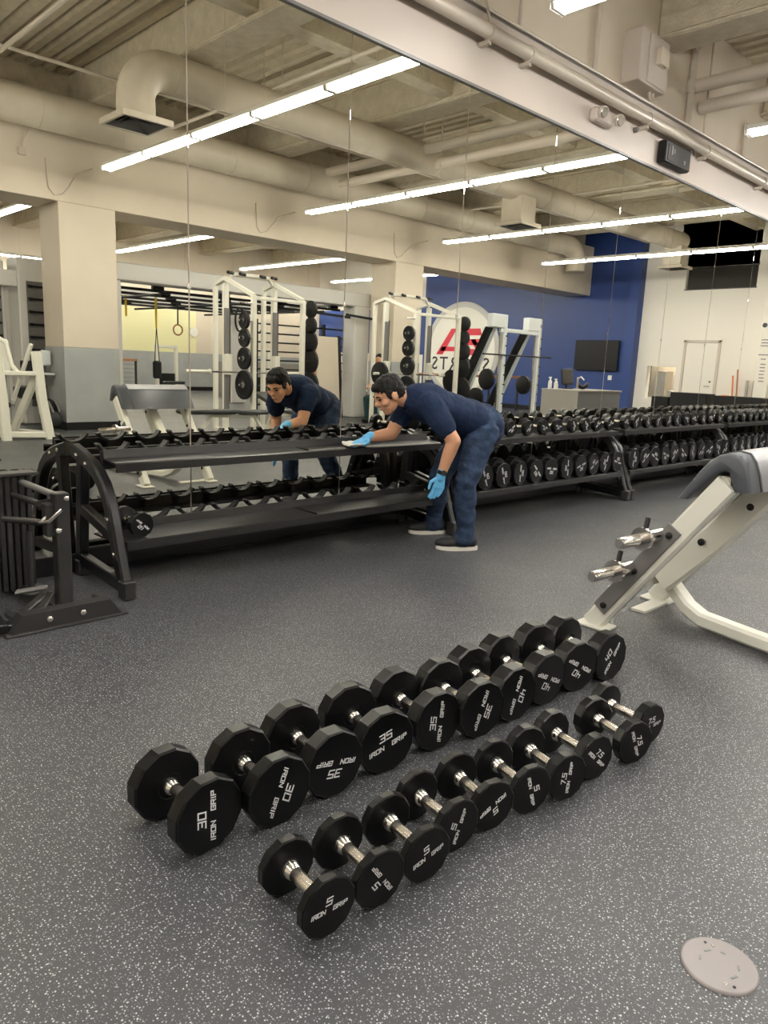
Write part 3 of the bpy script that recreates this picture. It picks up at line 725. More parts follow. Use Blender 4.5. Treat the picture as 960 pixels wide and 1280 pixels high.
# pad: arched cushion, cross-section in y-z, long in x
po = [(1.385, .70), (1.345, .765), (1.305, .83), (1.265, .882), (1.225, .912), (1.18, .925), (1.138, .918), (1.112, .885), (1.092, .83), (1.075, .765)]
pi_ = [(1.335, .705), (1.305, .745), (1.275, .785), (1.245, .815), (1.222, .838), (1.20, .846), (1.182, .843), (1.170, .825), (1.160, .795), (1.150, .765)]
def padring(x, s):
    o_ = [V((x, a[0] + (b[0] - a[0]) * s, a[1] + (b[1] - a[1]) * s)) for a, b in zip(po, pi_)]
    i_ = [V((x, b[0] + (a[0] - b[0]) * s, b[1] + (a[1] - b[1]) * s)) for a, b in zip(po, pi_)]
    return o_ + i_[::-1]
pb = MB(); pb.ring_loft([padring(3.185, .22), padring(3.189, .10), padring(3.20, .0), padring(3.94, .0), padring(3.951, .10), padring(3.955, .22)])
pd_ = pb.build('pad', M['pad'], t, angle=50)
MB().path([(3.29, a, b + .002) for a, b in po], .005, 6).build('welt', M['pad_black'], pd_)
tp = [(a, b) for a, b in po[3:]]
MB().sweep([(3.62, 1.205 + (a - 1.205) * 1.03, .80 + (b - .80) * 1.03) for a, b in tp], .64, .004, (1, 0, 0)).build('pad_lit_top', M['pad_lit'], t, angle=60)  # same cushion, its lit top painted as a lighter skin
# weight horns
for (y, z) in ((1.452, .52), (1.565, .345)):
    p0 = V((3.17, y, z)); d = V((-1, .12, -.02)).normalized()
    h = MB().lathe(p0, d, [(-.04, .03), (.10, .03), (.10, .052), (.118, .052), (.118, .0255), (.27, .0255), (.275, .022)], 20).build('weight_horn', M['chrome'], t)
    MB().lathe(p0 + d * .274, d, [(0, .021), (.003, .018)], 16).build('end_plug', M['midgrey'], h)
    MB().tube(p0 + d * .09 + V((0, 0, .03)), p0 + d * .06 + V((0, .01, .085)), .012, n=10).build('lock_pin', M['rubberpart'], h)

# ------------------------------------------------------------------ black stand at the left edge
t = thing('cable_stand', 'dark grey steel stand with chrome-topped bar and floor plate', 'exercise machine', (1.2, 3.5, 0))
fp = MB()
fp.ring_loft([[V(p) for p in ((.99, 3.265, 0), (1.50, 3.285, 0), (1.50, 3.30, .012), (.99, 3.28, .012))], [V(p) for p in ((.99, 3.265, .0), (1.50, 3.285, 0), (1.50, 3.30, .012), (.99, 3.28, .012))]])
fp = MB().prism([(.985, 3.27, 0), (1.50, 3.27, 0), (1.44, 3.27, .085), (1.045, 3.27, .085)], (0, .07, 0)).b2((.97, 3.25, 0), (1.52, 3.36, .010), bevel=.003).build('front_foot', M['darkgrey'], t, smooth=False)
for x in (1.16, 1.31): MB().lathe((x, 3.27, .048), (0, -1, 0), [(0, .014), (.006, .013), (.010, .006)], 14).build('bolt', M['chrome'], fp)
MB().tube((1.04, 3.34, .05), (1.04, 3.44, .05), .018, n=10).tube((1.43, 3.34, .06), (1.43, 3.42, .06), .018, n=10).build('stub', M['darkgrey'], fp)
up = MB().beam((1.265, 3.37, .01), (1.265, 3.37, .60), .062, .07, up=(0, 1, 0), bevel=.005).build('front_upright', M['darkgrey'], t)
for z in (.575, .43): MB().lathe((1.28 if z > .5 else 1.24, 3.335, z), (0, -1, 0), [(0, .013), (.005, .012), (.009, .006)], 14).build('bolt', M['chrome'], up)
MB().beam((1.265, 4.0, .01), (1.265, 4.0, .60), .062, .06, up=(0, 1, 0), bevel=.005).build('rear_upright', M['darkgrey'], t)
MB().tube((1.25, 3.36, .585), (1.25, 4.0, .585), .016, n=14).build('top_bar', M['midgrey'], t)
MB().b2((1.225, 3.33, .0), (1.305, 4.02, .06), bevel=.004).build('floor_rail', M['darkgrey'], t)
MB().tube((1.22, 3.5, .53), (1.20, 3.98, .52), .015, n=12).tube((1.20, 3.40, .46), (1.10, 3.62, .45), .016, n=12).build('peg', M['darkgrey'], t)
MB().b2((1.20, 3.36, .40), (1.235, 3.42, .55), bevel=.003).build('bracket', M['darkgrey'], t)
MB().path([(1.22, 3.38, .50), (1.17, 3.36, .47), (1.20, 3.33, .48), (1.25, 3.31, .53)], .008, 8).build('hook', M['chrome'], t)
MB().tube((1.20, 3.60, .06), (1.20, 3.60, .38), .012, n=10).lathe((1.20, 3.60, .06), (0, 0, 1), [(0, .04), (.02, .04), (.04, .015)], 12).build('loading_pin', M['darkgrey'], t)
for k, (p0, p1) in enumerate((((1.20, 3.42, .12), (1.02, 3.36, .03)), ((1.22, 3.40, .13), (1.10, 3.33, .02)), ((1.22, 3.45, .14), (1.10, 3.52, .12)))):
    MB().beam(p0, p1, .045, .016, bevel=.006).build('handle_grip', M['midgrey'] if k == 2 else M['darkgrey'], t)
tt = thing('weight_stack_cover', 'tall dark panel casing at the left picture edge behind the stand', 'machine cover', (.85, 3.85, 0))
MB().b2((.2, 3.78, .0), (1.0, 3.86, .625), bevel=.006).build('casing', M['rubberpart'], tt)
for k in range(9):
    x = 1.005 + k * .033
    MB().b2((x, 3.80, .04), (x + .024, 3.85, .615), bevel=.004).build('rib', M['darkgrey'], tt)
MB().b2((.2, 3.77, .622), (1.32, 3.87, .636), bevel=.003).build('top_plate', M['darkgrey'], tt)
t3 = thing('pedal_frame', 'low black steel frame on the floor at the left picture edge', 'exercise machine', (.85, 3.4, 0))
for a, b_ in (((.6, 3.62, .06), (1.0, 3.42, .03)), ((.6, 3.45, .05), (1.02, 3.32, .025)), ((.97, 3.30, .03), (1.0, 3.62, .05)), ((.85, 3.33, .03), (.80, 3.6, .05))):
    MB().beam(a, b_, .05, .04, bevel=.004).build('frame_bar', M['black'], t3)
MB().lathe((.93, 3.42, .075), (0, 0, 1), [(0, .012), (.006, .010)], 10).build('bolt', M['chrome'], t3)

# ------------------------------------------------------------------ floor box cover
t = thing('floor_outlet_cover', 'round grey metal floor outlet cover at the bottom right', 'floor cover', (1.495, .437, 0))
MB().lathe((1.495, .437, 0), (0, 0, 1), [(0, .0785), (.004, .0775), (.006, .074), (.0055, .072)], 48).build('plate', M['floor_cover'], t, angle=50)
for a in (35, 215): MB().lathe((1.495 + .053 * math.cos(math.radians(a)), .437 + .053 * math.sin(math.radians(a)), .0055), (0, 0, 1), [(0, .0045), (.001, .004)], 12).build('screw', M['chrome'], t)
for a, L in ((60, .016), (250, .016), (110, .012), (300, .014), (10, .010)):
    c = V((1.495 + .038 * math.cos(math.radians(a)), .437 + .038 * math.sin(math.radians(a)), .0058)); d = V((-math.sin(math.radians(a)), math.cos(math.radians(a)), 0))
    MB().beam(c - d * L / 2, c + d * L / 2, .005, .0012, up=(0, 0, 1)).build('slot', M['midgrey'], t)
for a in (50, 230): MB().lathe((1.495 + .060 * math.cos(math.radians(a)), .437 + .060 * math.sin(math.radians(a)), .0055), (0, 0, 1), [(0, .0035), (.0008, .0035)], 10).build('screw_hole', M['rubberpart'], t)

# ================================================================== the gym behind the camera (seen in the mirrors)
def weight_plate(c, ax, R, th, label, group='weight plates on the squat racks'):
    t = thing('weight_plate', label, 'weight plate', c, group)
    MB().lathe(c, ax, [(-th / 2, R * .94), (-th * .4, R), (th * .4, R), (th / 2, R * .94), (th * .46, R * .80), (th * .30, R * .78), (th * .30, R * .36), (th * .5, R * .33), (th * .5, .026)], 24).build('disc', M['rubberpart'], t)
    MB().lathe(V(c) + V(ax) * (th * .5), ax, [(0, R * .22), (.004, R * .20)], 14).build('hub', M['midgrey'], t)
    return t
def make_plate_set(post, sgn, zs, Rs, who):
    for i, (z, R) in enumerate(zip(zs, Rs)):
        weight_plate((post[0] + sgn * .17, post[1], z), (sgn, 0, 0), R, .05, 'black plate on a peg of the %s, %s from the top' % (who, ('first', 'second', 'third', 'fourth', 'fifth')[i]))

def squat_rack(x0, x1, yh, yl, zh, zl, label, who, plates):
    t = thing('squat_rack', label, 'squat rack', ((x0 + x1) / 2, (yh + yl) / 2, 0), 'white squat racks facing the mirrors')
    for x in (x0, x1):
        u = MB().beam((x, yh, 0), (x, yh, zh - .12), .085, .085, up=(0, 1, 0), bevel=.01).build('upright', M['machine'], t)
        MB().b2((x - .046, yh + .02, .35), (x + .046, yh + .05, 2.0), bevel=.004).build('guide_rail', M['midgrey'], u)
        MB().b2((x + .046, yh - .03, .5), (x + .060, yh + .05, 2.02)).build('strip', M['rubberpart'], u)
        MB().b2((x - .055, yh + .03, .95), (x + .055, yh + .12, 1.28), bevel=.01).build('bar_catch', M['machine'], u)
        u = MB().beam((x, yl, 0), (x, yl, zl), .075, .075, up=(0, 1, 0), bevel=.01).build('front_upright', M['machine'], t)
        pg = MB()
        for z in (zl - .12, zl - .38, zl - .64, zl - .95, zl - 1.35):
            s = -1 if x == x0 else 1
            pg.tube((x, yl, z), (x + s * .26, yl, z), .017, n=10)
        pg.build('plate_peg', M['chrome'], u)
        MB().sweep([(x, yh - .30, zh - .12), (x, yh, zh - .04), (x, yl + .0, zl)], .07, .06, (1, 0, 0), bevel=.008).build('roof_beam', M['machine'], t)
        MB().beam((x, yh - .3, .04), (x, yl + .2, .04), .08, .07, bevel=.008).build('base_rail', M['machine'], t)
        MB().sweep([(x, yh - .3, .04), (x, yh - .3, zh - .12)], .07, .07, (1, 0, 0), bevel=.008).build('rear_upright', M['machine'], t)
    c = (x0 + x1) / 2; w = x1 - x0
    MB().sweep([(x0, yh, zh - .1), (x0 + .12, yh, zh + .04), (c, yh, zh + .05), (x1 - .12, yh, zh + .04), (x1, yh, zh - .1)], .05, .05, (0, 1, 0), bevel=.006).build('pull_up_bar', M['machine'], t)
    g = MB()
    for x in (x0 + .05, c - .2, c + .2, x1 - .05): g.tube((x - .06, yh + .08, zh + .05), (x + .08, yh + .02, zh + .05), .025, n=10)
    g.build('grip', M['rubberpart'], t)
    MB().beam((x0, yl, zl - .03), (x1, yl, zl - .03), .05, .05, bevel=.006).build('cross_beam', M['machine'], t)
    MB().b2((x0, yh - .32, 0), (x1, yl + .4, .03), bevel=.004).build('platform', M['rubberpart'], t)
    if plates:
        make_plate_set((x0, yl), -1, [zl - .12, zl - .38, zl - .64, zl - .95, zl - 1.35][1:], (.13, .14, .17, .225), who + ' left side')
        make_plate_set((x1, yl), 1, [zl - .12, zl - .38, zl - .64, zl - .95, zl - 1.35], (.14, .14, .17, .20, .225), who + ' right side')
    return t
squat_rack(6.72, 7.67, -2.41, -1.62, 2.5, 2.17, 'white squat rack with plates, left of the second pillar', 'left squat rack', True)
squat_rack(9.92, 11.1, -2.0, -1.22, 2.46, 2.16, 'white squat rack in front of the second pillar', 'right squat rack', True)
def barbell(c, L, label):
    t = thing('barbell', label, 'barbell', c)
    x, y, z = c
    MB().tube((x - L / 2 + .4, y, z), (x + L / 2 - .4, y, z), .014, n=10).build('shaft', M['chrome'], t)
    for s in (-1, 1): MB().lathe((x + s * (L / 2 - .42), y, z), (s, 0, 0), [(0, .04), (.03, .04), (.03, .026), (.42, .026)], 12).build('sleeve', M['machine'], t)
    return t
barbell((6.9, -2.05, 1.0), 2.2, 'bare steel barbell racked on the left squat rack')
barbell((10.5, -1.72, 1.05), 2.2, 'bare steel barbell racked on the right squat rack')
weight_plate((9.55, -1.72, 1.05), (1, 0, 0), .21, .06, 'black plate on the left sleeve of the right rack barbell')

def bench(loc, rz, label, incline=0.5):
    t = thing('weight_bench', label, 'weight bench', (0, 0, 0), 'adjustable weight benches')
    MB().beam((-.65, 0, .05), (.65, 0, .05), .06, .06, bevel=.008).build('base_rail', M['machine'], t)
    MB().beam((-.6, -.28, .03), (-.6, .28, .03), .06, .05, bevel=.008).build('foot', M['machine'], t)
    MB().beam((.6, -.22, .03), (.6, .22, .03), .06, .05, bevel=.008).build('foot', M['machine'], t)
    MB().sweep([(.55, 0, .06), (.35, 0, .38), (-.35, 0, .38), (-.6, 0, .08)], .06, .05, (0, 1, 0), bevel=.008).build('frame', M['machine'], t)
    MB().b2((.05, -.14, .40), (.55, .14, .46), bevel=.02).build('seat', M['pad_black'], t)
    a = math.radians(25) * incline
    MB().beam((.0, 0, .44), (-.85 * math.cos(a), 0, .44 + .85 * math.sin(a)), .28, .06, up=(0, 0, 1), bevel=.02).build('back_pad', M['pad_black'], t)
    MB().beam((-.35, 0, .38), (-.5 * math.cos(a), 0, .42 + .5 * math.sin(a)), .04, .04, bevel=.005).build('strut', M['machine'], t)
    t.location = loc; t.rotation_euler = (0, 0, rz); return t
bench((6.15, -1.3, 0), .1, 'white framed black bench between first pillar and left squat rack', 0)
bench((7.25, -1.5, 0), PI / 2 + .1, 'white framed black bench inside the left squat rack', .6)
bench((10.5, -1.2, 0), PI / 2, 'black bench inside the right squat rack', .6)

# leg press style frames (white A frames with black guards)
t = thing('smith_machine', 'white A-shaped smith machine with black inclined guards by the blue wall', 'smith machine', (12.6, -1.3, 0))
for x in (12.1, 13.3):
    MB().sweep([(x + .14, -1.0, 0), (x + .14, -1.0, 2.22)], .10, .10, (1, 0, 0), bevel=.01).build('upright', M['machine2'], t)
    MB().sweep([(x - .15, -1.95, .02), (x - .05, -1.05, 2.15)], .08, .09, (1, 0, 0), bevel=.01).build('inclined_post', M['machine2'], t)
    MB().sweep([(x - .28, -1.93, .25), (x - .18, -1.10, 2.02)], .30, .03, (1, 0, 0), bevel=.006).build('guard_board', M['rubberpart'], t)
    MB().b2((x - .30, -1.10, 2.02), (x + .19, -.95, 2.28), bevel=.012).build('top_plate', M['machine2'], t)
    MB().tube((x + .03, -1.0, .1), (x + .03, -1.0, 2.05), .016, n=10).build('guide_rod', M['chrome'], t)
    hl = MB()
    for k in range(9): hl.tube((x + .14, -.94, .35 + .19 * k), (x + .14, -.90, .35 + .19 * k), .014, n=8)
    hl.build('catch_pin', M['rubberpart'], t)
    MB().beam((x, -2.1, .04), (x, -.8, .04), .09, .08, bevel=.01).build('base_rail', M['machine2'], t)
for z, y in ((1.98, -1.0), (.06, -2.05)): MB().beam((12.1, y, z), (13.44, y, z), .07, .08, bevel=.008).build('cross_beam', M['machine2'], t)
MB().tube((11.55, -.95, 1.50), (13.9, -.95, 1.50), .016, n=10).build('bar', M['rubberpart'], t)
for i, (x, y, z, R) in enumerate(((11.35, -1.55, .95, .22), (11.45, -1.35, .55, .22), (12.55, -1.6, 1.0, .22), (12.35, -1.7, .6, .22), (11.75, -1.9, .35, .22), (13.6, -1.4, .9, .2))):
    weight_plate((x, y, z), (1, .15, 0), R, .07, 'black plate stored beside the smith machine, %s one' % ('top left', 'low left', 'top middle', 'low middle', 'floor', 'right')[i], 'weight plates beside the smith machine')
t = thing('plate_tree', 'dark upright plate tree beside the smith machine', 'plate tree', (11.6, -1.5, 0))
MB().beam((11.55, -1.5, 0), (11.55, -1.5, 1.5), .07, .07, bevel=.008).beam((11.3, -1.5, .04), (11.8, -1.5, .04), .07, .07).build('post', M['darkgrey'], t)
# blue step platforms / railing
t = thing('railing', 'low wooden-topped railing in front of the blue wall', 'railing', (16, -5, 0))
MB().beam((14.2, -5.2, 1.0), (18.8, -5.2, 1.0), .05, .07, bevel=.008).build('handrail', M['wood'], t)
for x in (14.3, 15.8, 17.3, 18.7): MB().beam((x, -5.2, 0), (x, -5.2, .98), .05, .05).build('post', M['darkgrey'], t)
t = thing('railing', 'low wooden-topped railing at the far wall behind the first pillar', 'railing', (9.2, -12, 0))
MB().beam((7.6, -12.0, 1.04), (9.9, -12.0, 1.04), .05, .07, bevel=.008).build('handrail', M['wood'], t)
for x in (7.7, 9.85): MB().beam((x, -12, 0), (x, -12, 1.02), .05, .05).build('post', M['darkgrey'], t)
for k in range(7): MB().beam((7.7, -12, .2 + k * .12), (9.85, -12, .2 + k * .12), .012, .012).build('rail_wire', M['midgrey'], t)

# logo disc on the blue wall, reads correctly when faced directly
LC = (XR - .03, -8.23, 1.77)
t = thing('wall_logo', 'large round white wall logo with red letters on the blue wall', 'wall sign', LC)
MB().lathe((XR, LC[1], LC[2]), (-1, 0, 0), [(0, 1.59), (.03, 1.59), (.035, 1.575), (.035, 1.40)], 64).build('ring', M['logo_grey'], t)
MB().lathe((XR - .03, LC[1], LC[2]), (-1, 0, 0), [(0, 1.41), (.008, 1.41)], 64).build('disc', M['logo_white'], t)
# on a wall at x = XR facing -x, a viewer looking along +x reads in direction -y
def LP(a, b, d=.042): return (XR - d, LC[1] - a, LC[2] + b)
lg = MB()
def slab(pts): lg.prism([LP(a, b) for a, b in pts], (-.006, 0, 0))
# E: three slanted bars ; A: triangle with slanted side
slab([(-.78, .72), (.02, .72), (-.06, .50), (-.86, .50)])
slab([(-.95, .38), (-.10, .38), (-.18, .18), (-1.02, .18)])
slab([(-.60, .38), (-.40, .38), (-.60, .10), (-.80, .10)])
slab([(-.90, .06), (-.08, .06), (-.16, -.14), (-1.0, -.14)])
slab([(.22, .72), (.46, .72), (1.10, -.14), (.80, -.14)])
slab([(.02, .38), (.24, .46), (.10, -.14), (-.14, -.14)])
slab([(.05, .12), (.86, .12), (.92, -.03), (.02, -.03)])
lg.build('red_letters', M['red'], t, smooth=False)
lt = MB(); put_text(lt, 'SPORTS', .62, LP(.02, -.46), (0, -1, 0), (0, 0, 1), extrude=.004, offset=.004, space=1.25)
lt.build('dark_letters', M['logo_dark'], t, smooth=False)

# television, outlet, desk
t = thing('television', 'large black television mounted on the blue wall', 'television', (XR - .05, -3.1, 1.3))
MB().b2((XR - .10, -3.83, 1.29), (XR - .04, -2.44, 2.14), bevel=.008).build('bezel', M['rubberpart'], t)
MB().b2((XR - .103, -3.81, 1.32), (XR - .099, -2.46, 2.12)).build('screen', M['screen'], t)
MB().b2((XR - .04, -3.4, 1.5), (XR, -2.9, 1.9)).build('wall_mount', M['darkgrey'], t)
tag(MB().b2((XR - .012, -2.74, 1.04), (XR, -2.62, 1.17), bevel=.004).build('wall_outlet', M['wall_white']), 'small white outlet on the blue wall below the television', 'outlet')
t = thing('reception_desk', 'grey box-shaped desk in front of the blue wall', 'desk', (11.7, 1.2, 0))
MB().b2((10.98, .86, 0), (12.40, 1.55, .90), bevel=.006).build('body', M['deskgrey2'], t)
MB().b2((10.965, .85, .0), (10.98, 1.56, .90)).build('side_panel', M['deskgrey'], t)
MB().b2((10.96, .84, .90), (12.42, 1.57, .93), bevel=.004).build('top', M['deskgrey'], t)
t = thing('monitor', 'black monitor on the grey desk', 'monitor', (11.6, 1.0, .93))
MB().beam((11.55, .98, 1.0), (11.55, .94, 1.27), .34, .03, up=(0, 1, 0), bevel=.006).build('screen', M['screen'], t)
MB().b2((11.5, .9, .93), (11.62, 1.04, .945)).beam((11.55, .96, .94), (11.55, .96, 1.05), .03, .02).build('stand', M['rubberpart'], t)
for i, (x, y, h) in enumerate(((11.05, .95, .20), (11.12, 1.02, .17), (11.2, .98, .13))):
    t = thing('spray_bottle', '%s white spray bottle on the desk corner' % ('tall', 'middle', 'short')[i], 'bottle', (x, y, .93), 'spray bottles on the desk')
    MB().lathe((x, y, .93), (0, 0, 1), [(0, .033), (h * .6, .033), (h * .75, .013), (h * .85, .013)], 14).build('bottle_body', M['plastic_clear'], t)
    MB().b2((x - .012, y - .03, .93 + h * .85), (x + .012, y + .018, .93 + h), bevel=.003).build('nozzle', M['plastic_clear'], t)
t = thing('desk_tap', 'small metal tap stand on the desk', 'tap', (11.35, 1.3, .93))
MB().tube((11.35, 1.3, .93), (11.35, 1.3, 1.14), .018, n=10).path([(11.35, 1.3, 1.12), (11.35, 1.36, 1.15), (11.35, 1.42, 1.10)], .014, 8).lathe((11.35, 1.3, .93), (0, 0, 1), [(0, .06), (.02, .05)], 14).build('spout', M['steel'], t)
t = thing('headset', 'black coiled bag on the desk right of the monitor', 'bag', (11.9, 1.1, .93))
MB().path([(11.85 + .1 * math.cos(a), 1.1 + .07 * math.sin(a), .99 + .03 * math.sin(2 * a)) for a in [i * PI / 8 for i in range(17)]], .035, 8).build('strap', M['rubberpart'], t)
# pass-through with stainless kitchen
t = thing('kitchen_counter', 'stainless counter inside the small white wall opening', 'counter', (XR + .4, -1.2, .62))
MB().b2((XR + .21, -1.56, .58), (XR + .8, -.8, .64)).build('worktop', M['steel'], t)
c = MB().b2((XR + .35, -1.5, .64), (XR + .8, -1.2, 1.35), bevel=.01).build('coffee_machine', M['steel'], t)
MB().lathe((XR + .3, -.98, .64), (0, 0, 1), [(0, .10), (.18, .11), (.2, .09)], 16).build('sink_tap', M['steel'], t)
t = thing('equipment_bin', 'low black storage boxes in front of the white wall', 'storage box', (17, 1, 0))
for (a, b) in (((17.0, .35, 0), (17.5, 1.2, .86)), ((17.0, 1.35, 0), (17.5, 2.4, .84)), ((17.0, -.1, 0), (17.5, .3, .74))): MB().b2(a, b, bevel=.01).build('box_body', M['rubberpart'], t)
MB().b2((17.05, 1.5, .84), (17.15, 1.62, .86)).build('towel', M['orange'], t)
for i, (y, z, m) in enumerate(((1.05, 1.45, 'wood'), (.95, 1.3, 'orange'))):
    tag(MB().tube((19.3, y, 0), (19.4, y - .15, z), .02, n=8).build('mobility_stick', M[m]), 'thin %s stick leaning on the white wall beside the door' % ('wooden', 'orange')[i], 'stick')
for i, y in enumerate((1.15, 1.32)):
    tag(MB().tube((19.45, y, 0), (19.45, y, 1.2), .04, n=12).build('foam_roller', M['steel']), 'upright grey foam roller by the white wall, %s one' % ('inner', 'outer')[i], 'foam roller')

# functional rig
t = thing('training_rig', 'large light grey training rig with black monkey bars in the far bay', 'training rig', (8.6, -6, 0))
for (x, y) in ((11.5, -4.57), (11.5, -9.5), (5.6, -9.5), (5.7, -4.6)):
    MB().b2((x - .22, y - .2, 0), (x + .22, y + .2, 2.46), bevel=.02).build('column', M['lightgrey'], t)
MB().b2((5.3, -4.76, 2.44), (11.85, -4.36, 2.74), bevel=.02).build('front_fascia', M['lightgrey'], t)
MB().b2((5.3, -9.7, 2.44), (11.85, -9.3, 2.74), bevel=.02).build('back_fascia', M['lightgrey'], t)
for x in (5.5, 11.65): MB().b2((x - .18, -9.4, 2.5), (x + .18, -4.6, 2.74), bevel=.02).build('side_fascia', M['lightgrey'], t)
for k in range(5):
    y = -9.0 + k * 1.05
    bar = MB().beam((5.9, y, 2.36), (11.2, y, 2.36), .045, .05, bevel=.01).build('monkey_bar', M['rubberpart'], t)
    for j in range(8):
        x = 6.1 + j * .7
        if (j + k) % 2: MB().b2((x - .11, y - .06, 2.36), (x + .11, y + .06, 2.46), bevel=.02).build('bracket', M['rubberpart'], bar)
for j in range(3):
    x = 6.6 + j * 1.9
    MB().tube((x, -9.2, 2.27), (x, -4.4, 2.27), .022, n=8).build('grip_tube', M['rubberpart'], t)
for j, x in enumerate((8.5, 10.0, 10.9)):
    MB().beam((x, -4.25, 2.20 + .02 * j), (x + .9, -4.10, 2.17), .05, .05, bevel=.01).build('handle_arm', M['rubberpart'], t)
t = thing('stall_bars', 'black ladder wall of horizontal rungs under the rig', 'stall bars', (10.6, -5.3, 0))
for x in (9.3, 10.6, 11.15, 12.0): MB().b2((x - .03, -5.34, 0), (x + .03, -5.26, 2.05)).build('side_rail', M['rubberpart'], t)
for k in range(10): MB().tube((9.3, -5.3, .25 + .19 * k), (12.0, -5.3, .25 + .19 * k), .017, n=8).build('rung', M['rubberpart'], t)
for i, (x, z0) in enumerate(((7.28, 1.74), (6.66, 1.92))):
    t = thing('suspension_strap', ('long yellow suspension strap with black handles on the rig', 'short yellow strap on the rig nearest the first pillar')[i], 'strap', (x, -5.8, z0), 'yellow straps on the rig')
    MB().b2((x - .02, -5.81, z0), (x + .02, -5.80, 2.32)).build('webbing', M['yellow'], t)
    if i == 0:
        MB().tube((x, -5.8, z0), (x - .05, -5.8, 1.1), .008, n=6).tube((x, -5.8, z0), (x + .05, -5.8, 1.1), .008, n=6).build('cord', M['rubberpart'], t)
        MB().b2((x - .09, -5.84, .75), (x + .09, -5.76, 1.1), bevel=.03).build('handle', M['rubberpart'], t)
t = thing('gym_ring', 'wooden gym ring hanging from the rig', 'gym ring', (7.75, -5.8, 1.7))
MB().tube((7.75, -5.8, 1.83), (7.75, -5.8, 2.3), .014, n=6).build('webbing', M['rubberpart'], t)
MB().path([(7.75 + .10 * math.cos(a), -5.8, 1.73 + .10 * math.sin(a)) for a in [i * PI / 10 for i in range(21)]], .016, 8).build('ring', M['wood'], t)
for i, x in enumerate((8.3, 8.75)):
    tag(MB().path([(x + .10 * math.sin(a), -4.4, 1.95 + .22 * math.cos(a)) for a in [j * PI / 8 for j in range(17)]], .02, 8).build('band_loop', M['rubberpart']), 'black rubber loop hanging at the rig front, %s' % ('left one', 'right one')[i], 'band')
t = thing('leaning_mirror', 'tall cream panel with black edge leaning under the rig', 'panel', (10.7, -4.6, 0))
MB().sweep([(10.45, -4.2, .02), (10.55, -4.45, 1.75)], .62, .03, (1, 0, 0)).build('panel_face', M['wall_cream'], t)
MB().sweep([(10.80, -4.2, .02), (10.88, -4.45, 1.78)], .07, .05, (1, 0, 0)).build('edge', M['rubberpart'], t)
# cable machine in the far bay
def cable_machine(x, y, label):
    t = thing('cable_machine', label, 'cable machine', (x, y, 0))
    MB().beam((x - .3, y, 0), (x - .3, y, 1.5), .08, .10, bevel=.01).build('upright', M['machine'], t)
    MB().beam((x + .3, y, 0), (x + .3, y, 1.5), .08, .10, bevel=.01).build('upright', M['machine'], t)
    MB().b2((x - .22, y - .08, .1), (x + .22, y + .08, .7), bevel=.01).build('weight_stack', M['rubberpart'], t)
    MB().beam((x - .35, y + .5, .45), (x + .35, y + .3, .45), .2, .08, bevel=.02).build('seat', M['pad_black'], t)
    MB().beam((x - .3, y, 1.45), (x + .3, y, 1.45), .08, .08, bevel=.01).build('top_beam', M['machine'], t)
    MB().beam((x - .4, y + .2, .04), (x + .4, y + .6, .04), .08, .08, bevel=.01).build('base', M['machine'], t)
    return t
cable_machine(10.7, -11.8, 'white cable machine far behind the yellow strap')
cable_machine(12.6, -9.9, 'white cable machine under the green exit sign')
cable_machine(14.5, -9.5, 'white cable machine right of the stall bars')
tag(MB().b2((15.45, YB + .0, 2.22), (15.95, YB + .05, 2.48), bevel=.01).build('exit_sign', M['green_sign']), 'small glowing green exit sign on the far wall', 'exit sign')
tag(MB().lathe((13.9, YB + .0, 2.05), (0, 1, 0), [(0, .16), (.03, .16), (.03, .13)], 24).build('wall_clock', M['logo_white']), 'small round clock on the yellow far wall', 'clock')
t = thing('red_post', 'orange padded post in the far bay behind the man', 'post', (13.6, -8.5, 0))
MB().tube((13.6, -8.5, 0), (13.6, -8.5, 1.25), .07, n=12).build('sleeve', M['orange'], t)
t = thing('grey_cabinet', 'grey counter cabinet in the far bay right of the rig', 'cabinet', (15, -12, 0))
MB().b2((13.2, -13.4, 0), (17.5, -12.8, 1.1), bevel=.01).build('body', M['deskgrey'], t)

# cable towers left of the first pillar
t = thing('cable_tower', 'tall light grey cable tower with black grips left of the pillar', 'cable machine', (4.6, -4.9, 0))
for (x0, x1, y, z) in ((4.36, 4.98, -4.75, 2.66), (3.60, 4.22, -4.95, 2.60)):
    MB().b2((x0, y - .5, 0), (x1, y, z), bevel=.02).build('shroud', M['lightgrey'], t)
    st = MB().b2((x0 + .12, y, .3), (x1 - .06, y + .012, 2.3)).build('grip_channel', M['midgrey'], t)
    for k in range(9):
        MB().tube((x0 + .14, y + .05, .62 + .2 * k), (x1 - .10, y + .05, .62 + .2 * k), .016, n=8).b2((x0 + .13, y, .60 + .2 * k), (x0 + .19, y + .07, .64 + .2 * k)).b2((x1 - .15, y, .60 + .2 * k), (x1 - .09, y + .07, .64 + .2 * k)).build('grip', M['rubberpart'], st)
MB().b2((3.6, -4.9, 2.2), (4.4, -4.8, 2.45), bevel=.01).build('bridge', M['lightgrey'], t)
t = thing('white_press_machine', 'white lever press machine left of the first pillar', 'exercise machine', (3.6, -2.6, 0))
MB().sweep([(3.92, -2.5, 0), (3.84, -2.52, .55), (3.80, -2.54, 1.2)], .10, .12, (0, 1, 0), bevel=.015).build('front_leg', M['machine'], t)
MB().sweep([(3.35, -2.5, 0), (3.33, -2.52, .55), (3.30, -2.54, 1.1)], .10, .12, (0, 1, 0), bevel=.015).build('front_leg', M['machine'], t)
MB().beam((2.7, -2.55, .90), (3.82, -2.53, .90), .10, .06, bevel=.01).build('cross_beam', M['machine'], t)
MB().beam((3.80, -2.6, .85), (3.55, -2.9, .05), .09, .09, bevel=.01).build('rear_leg', M['machine'], t)
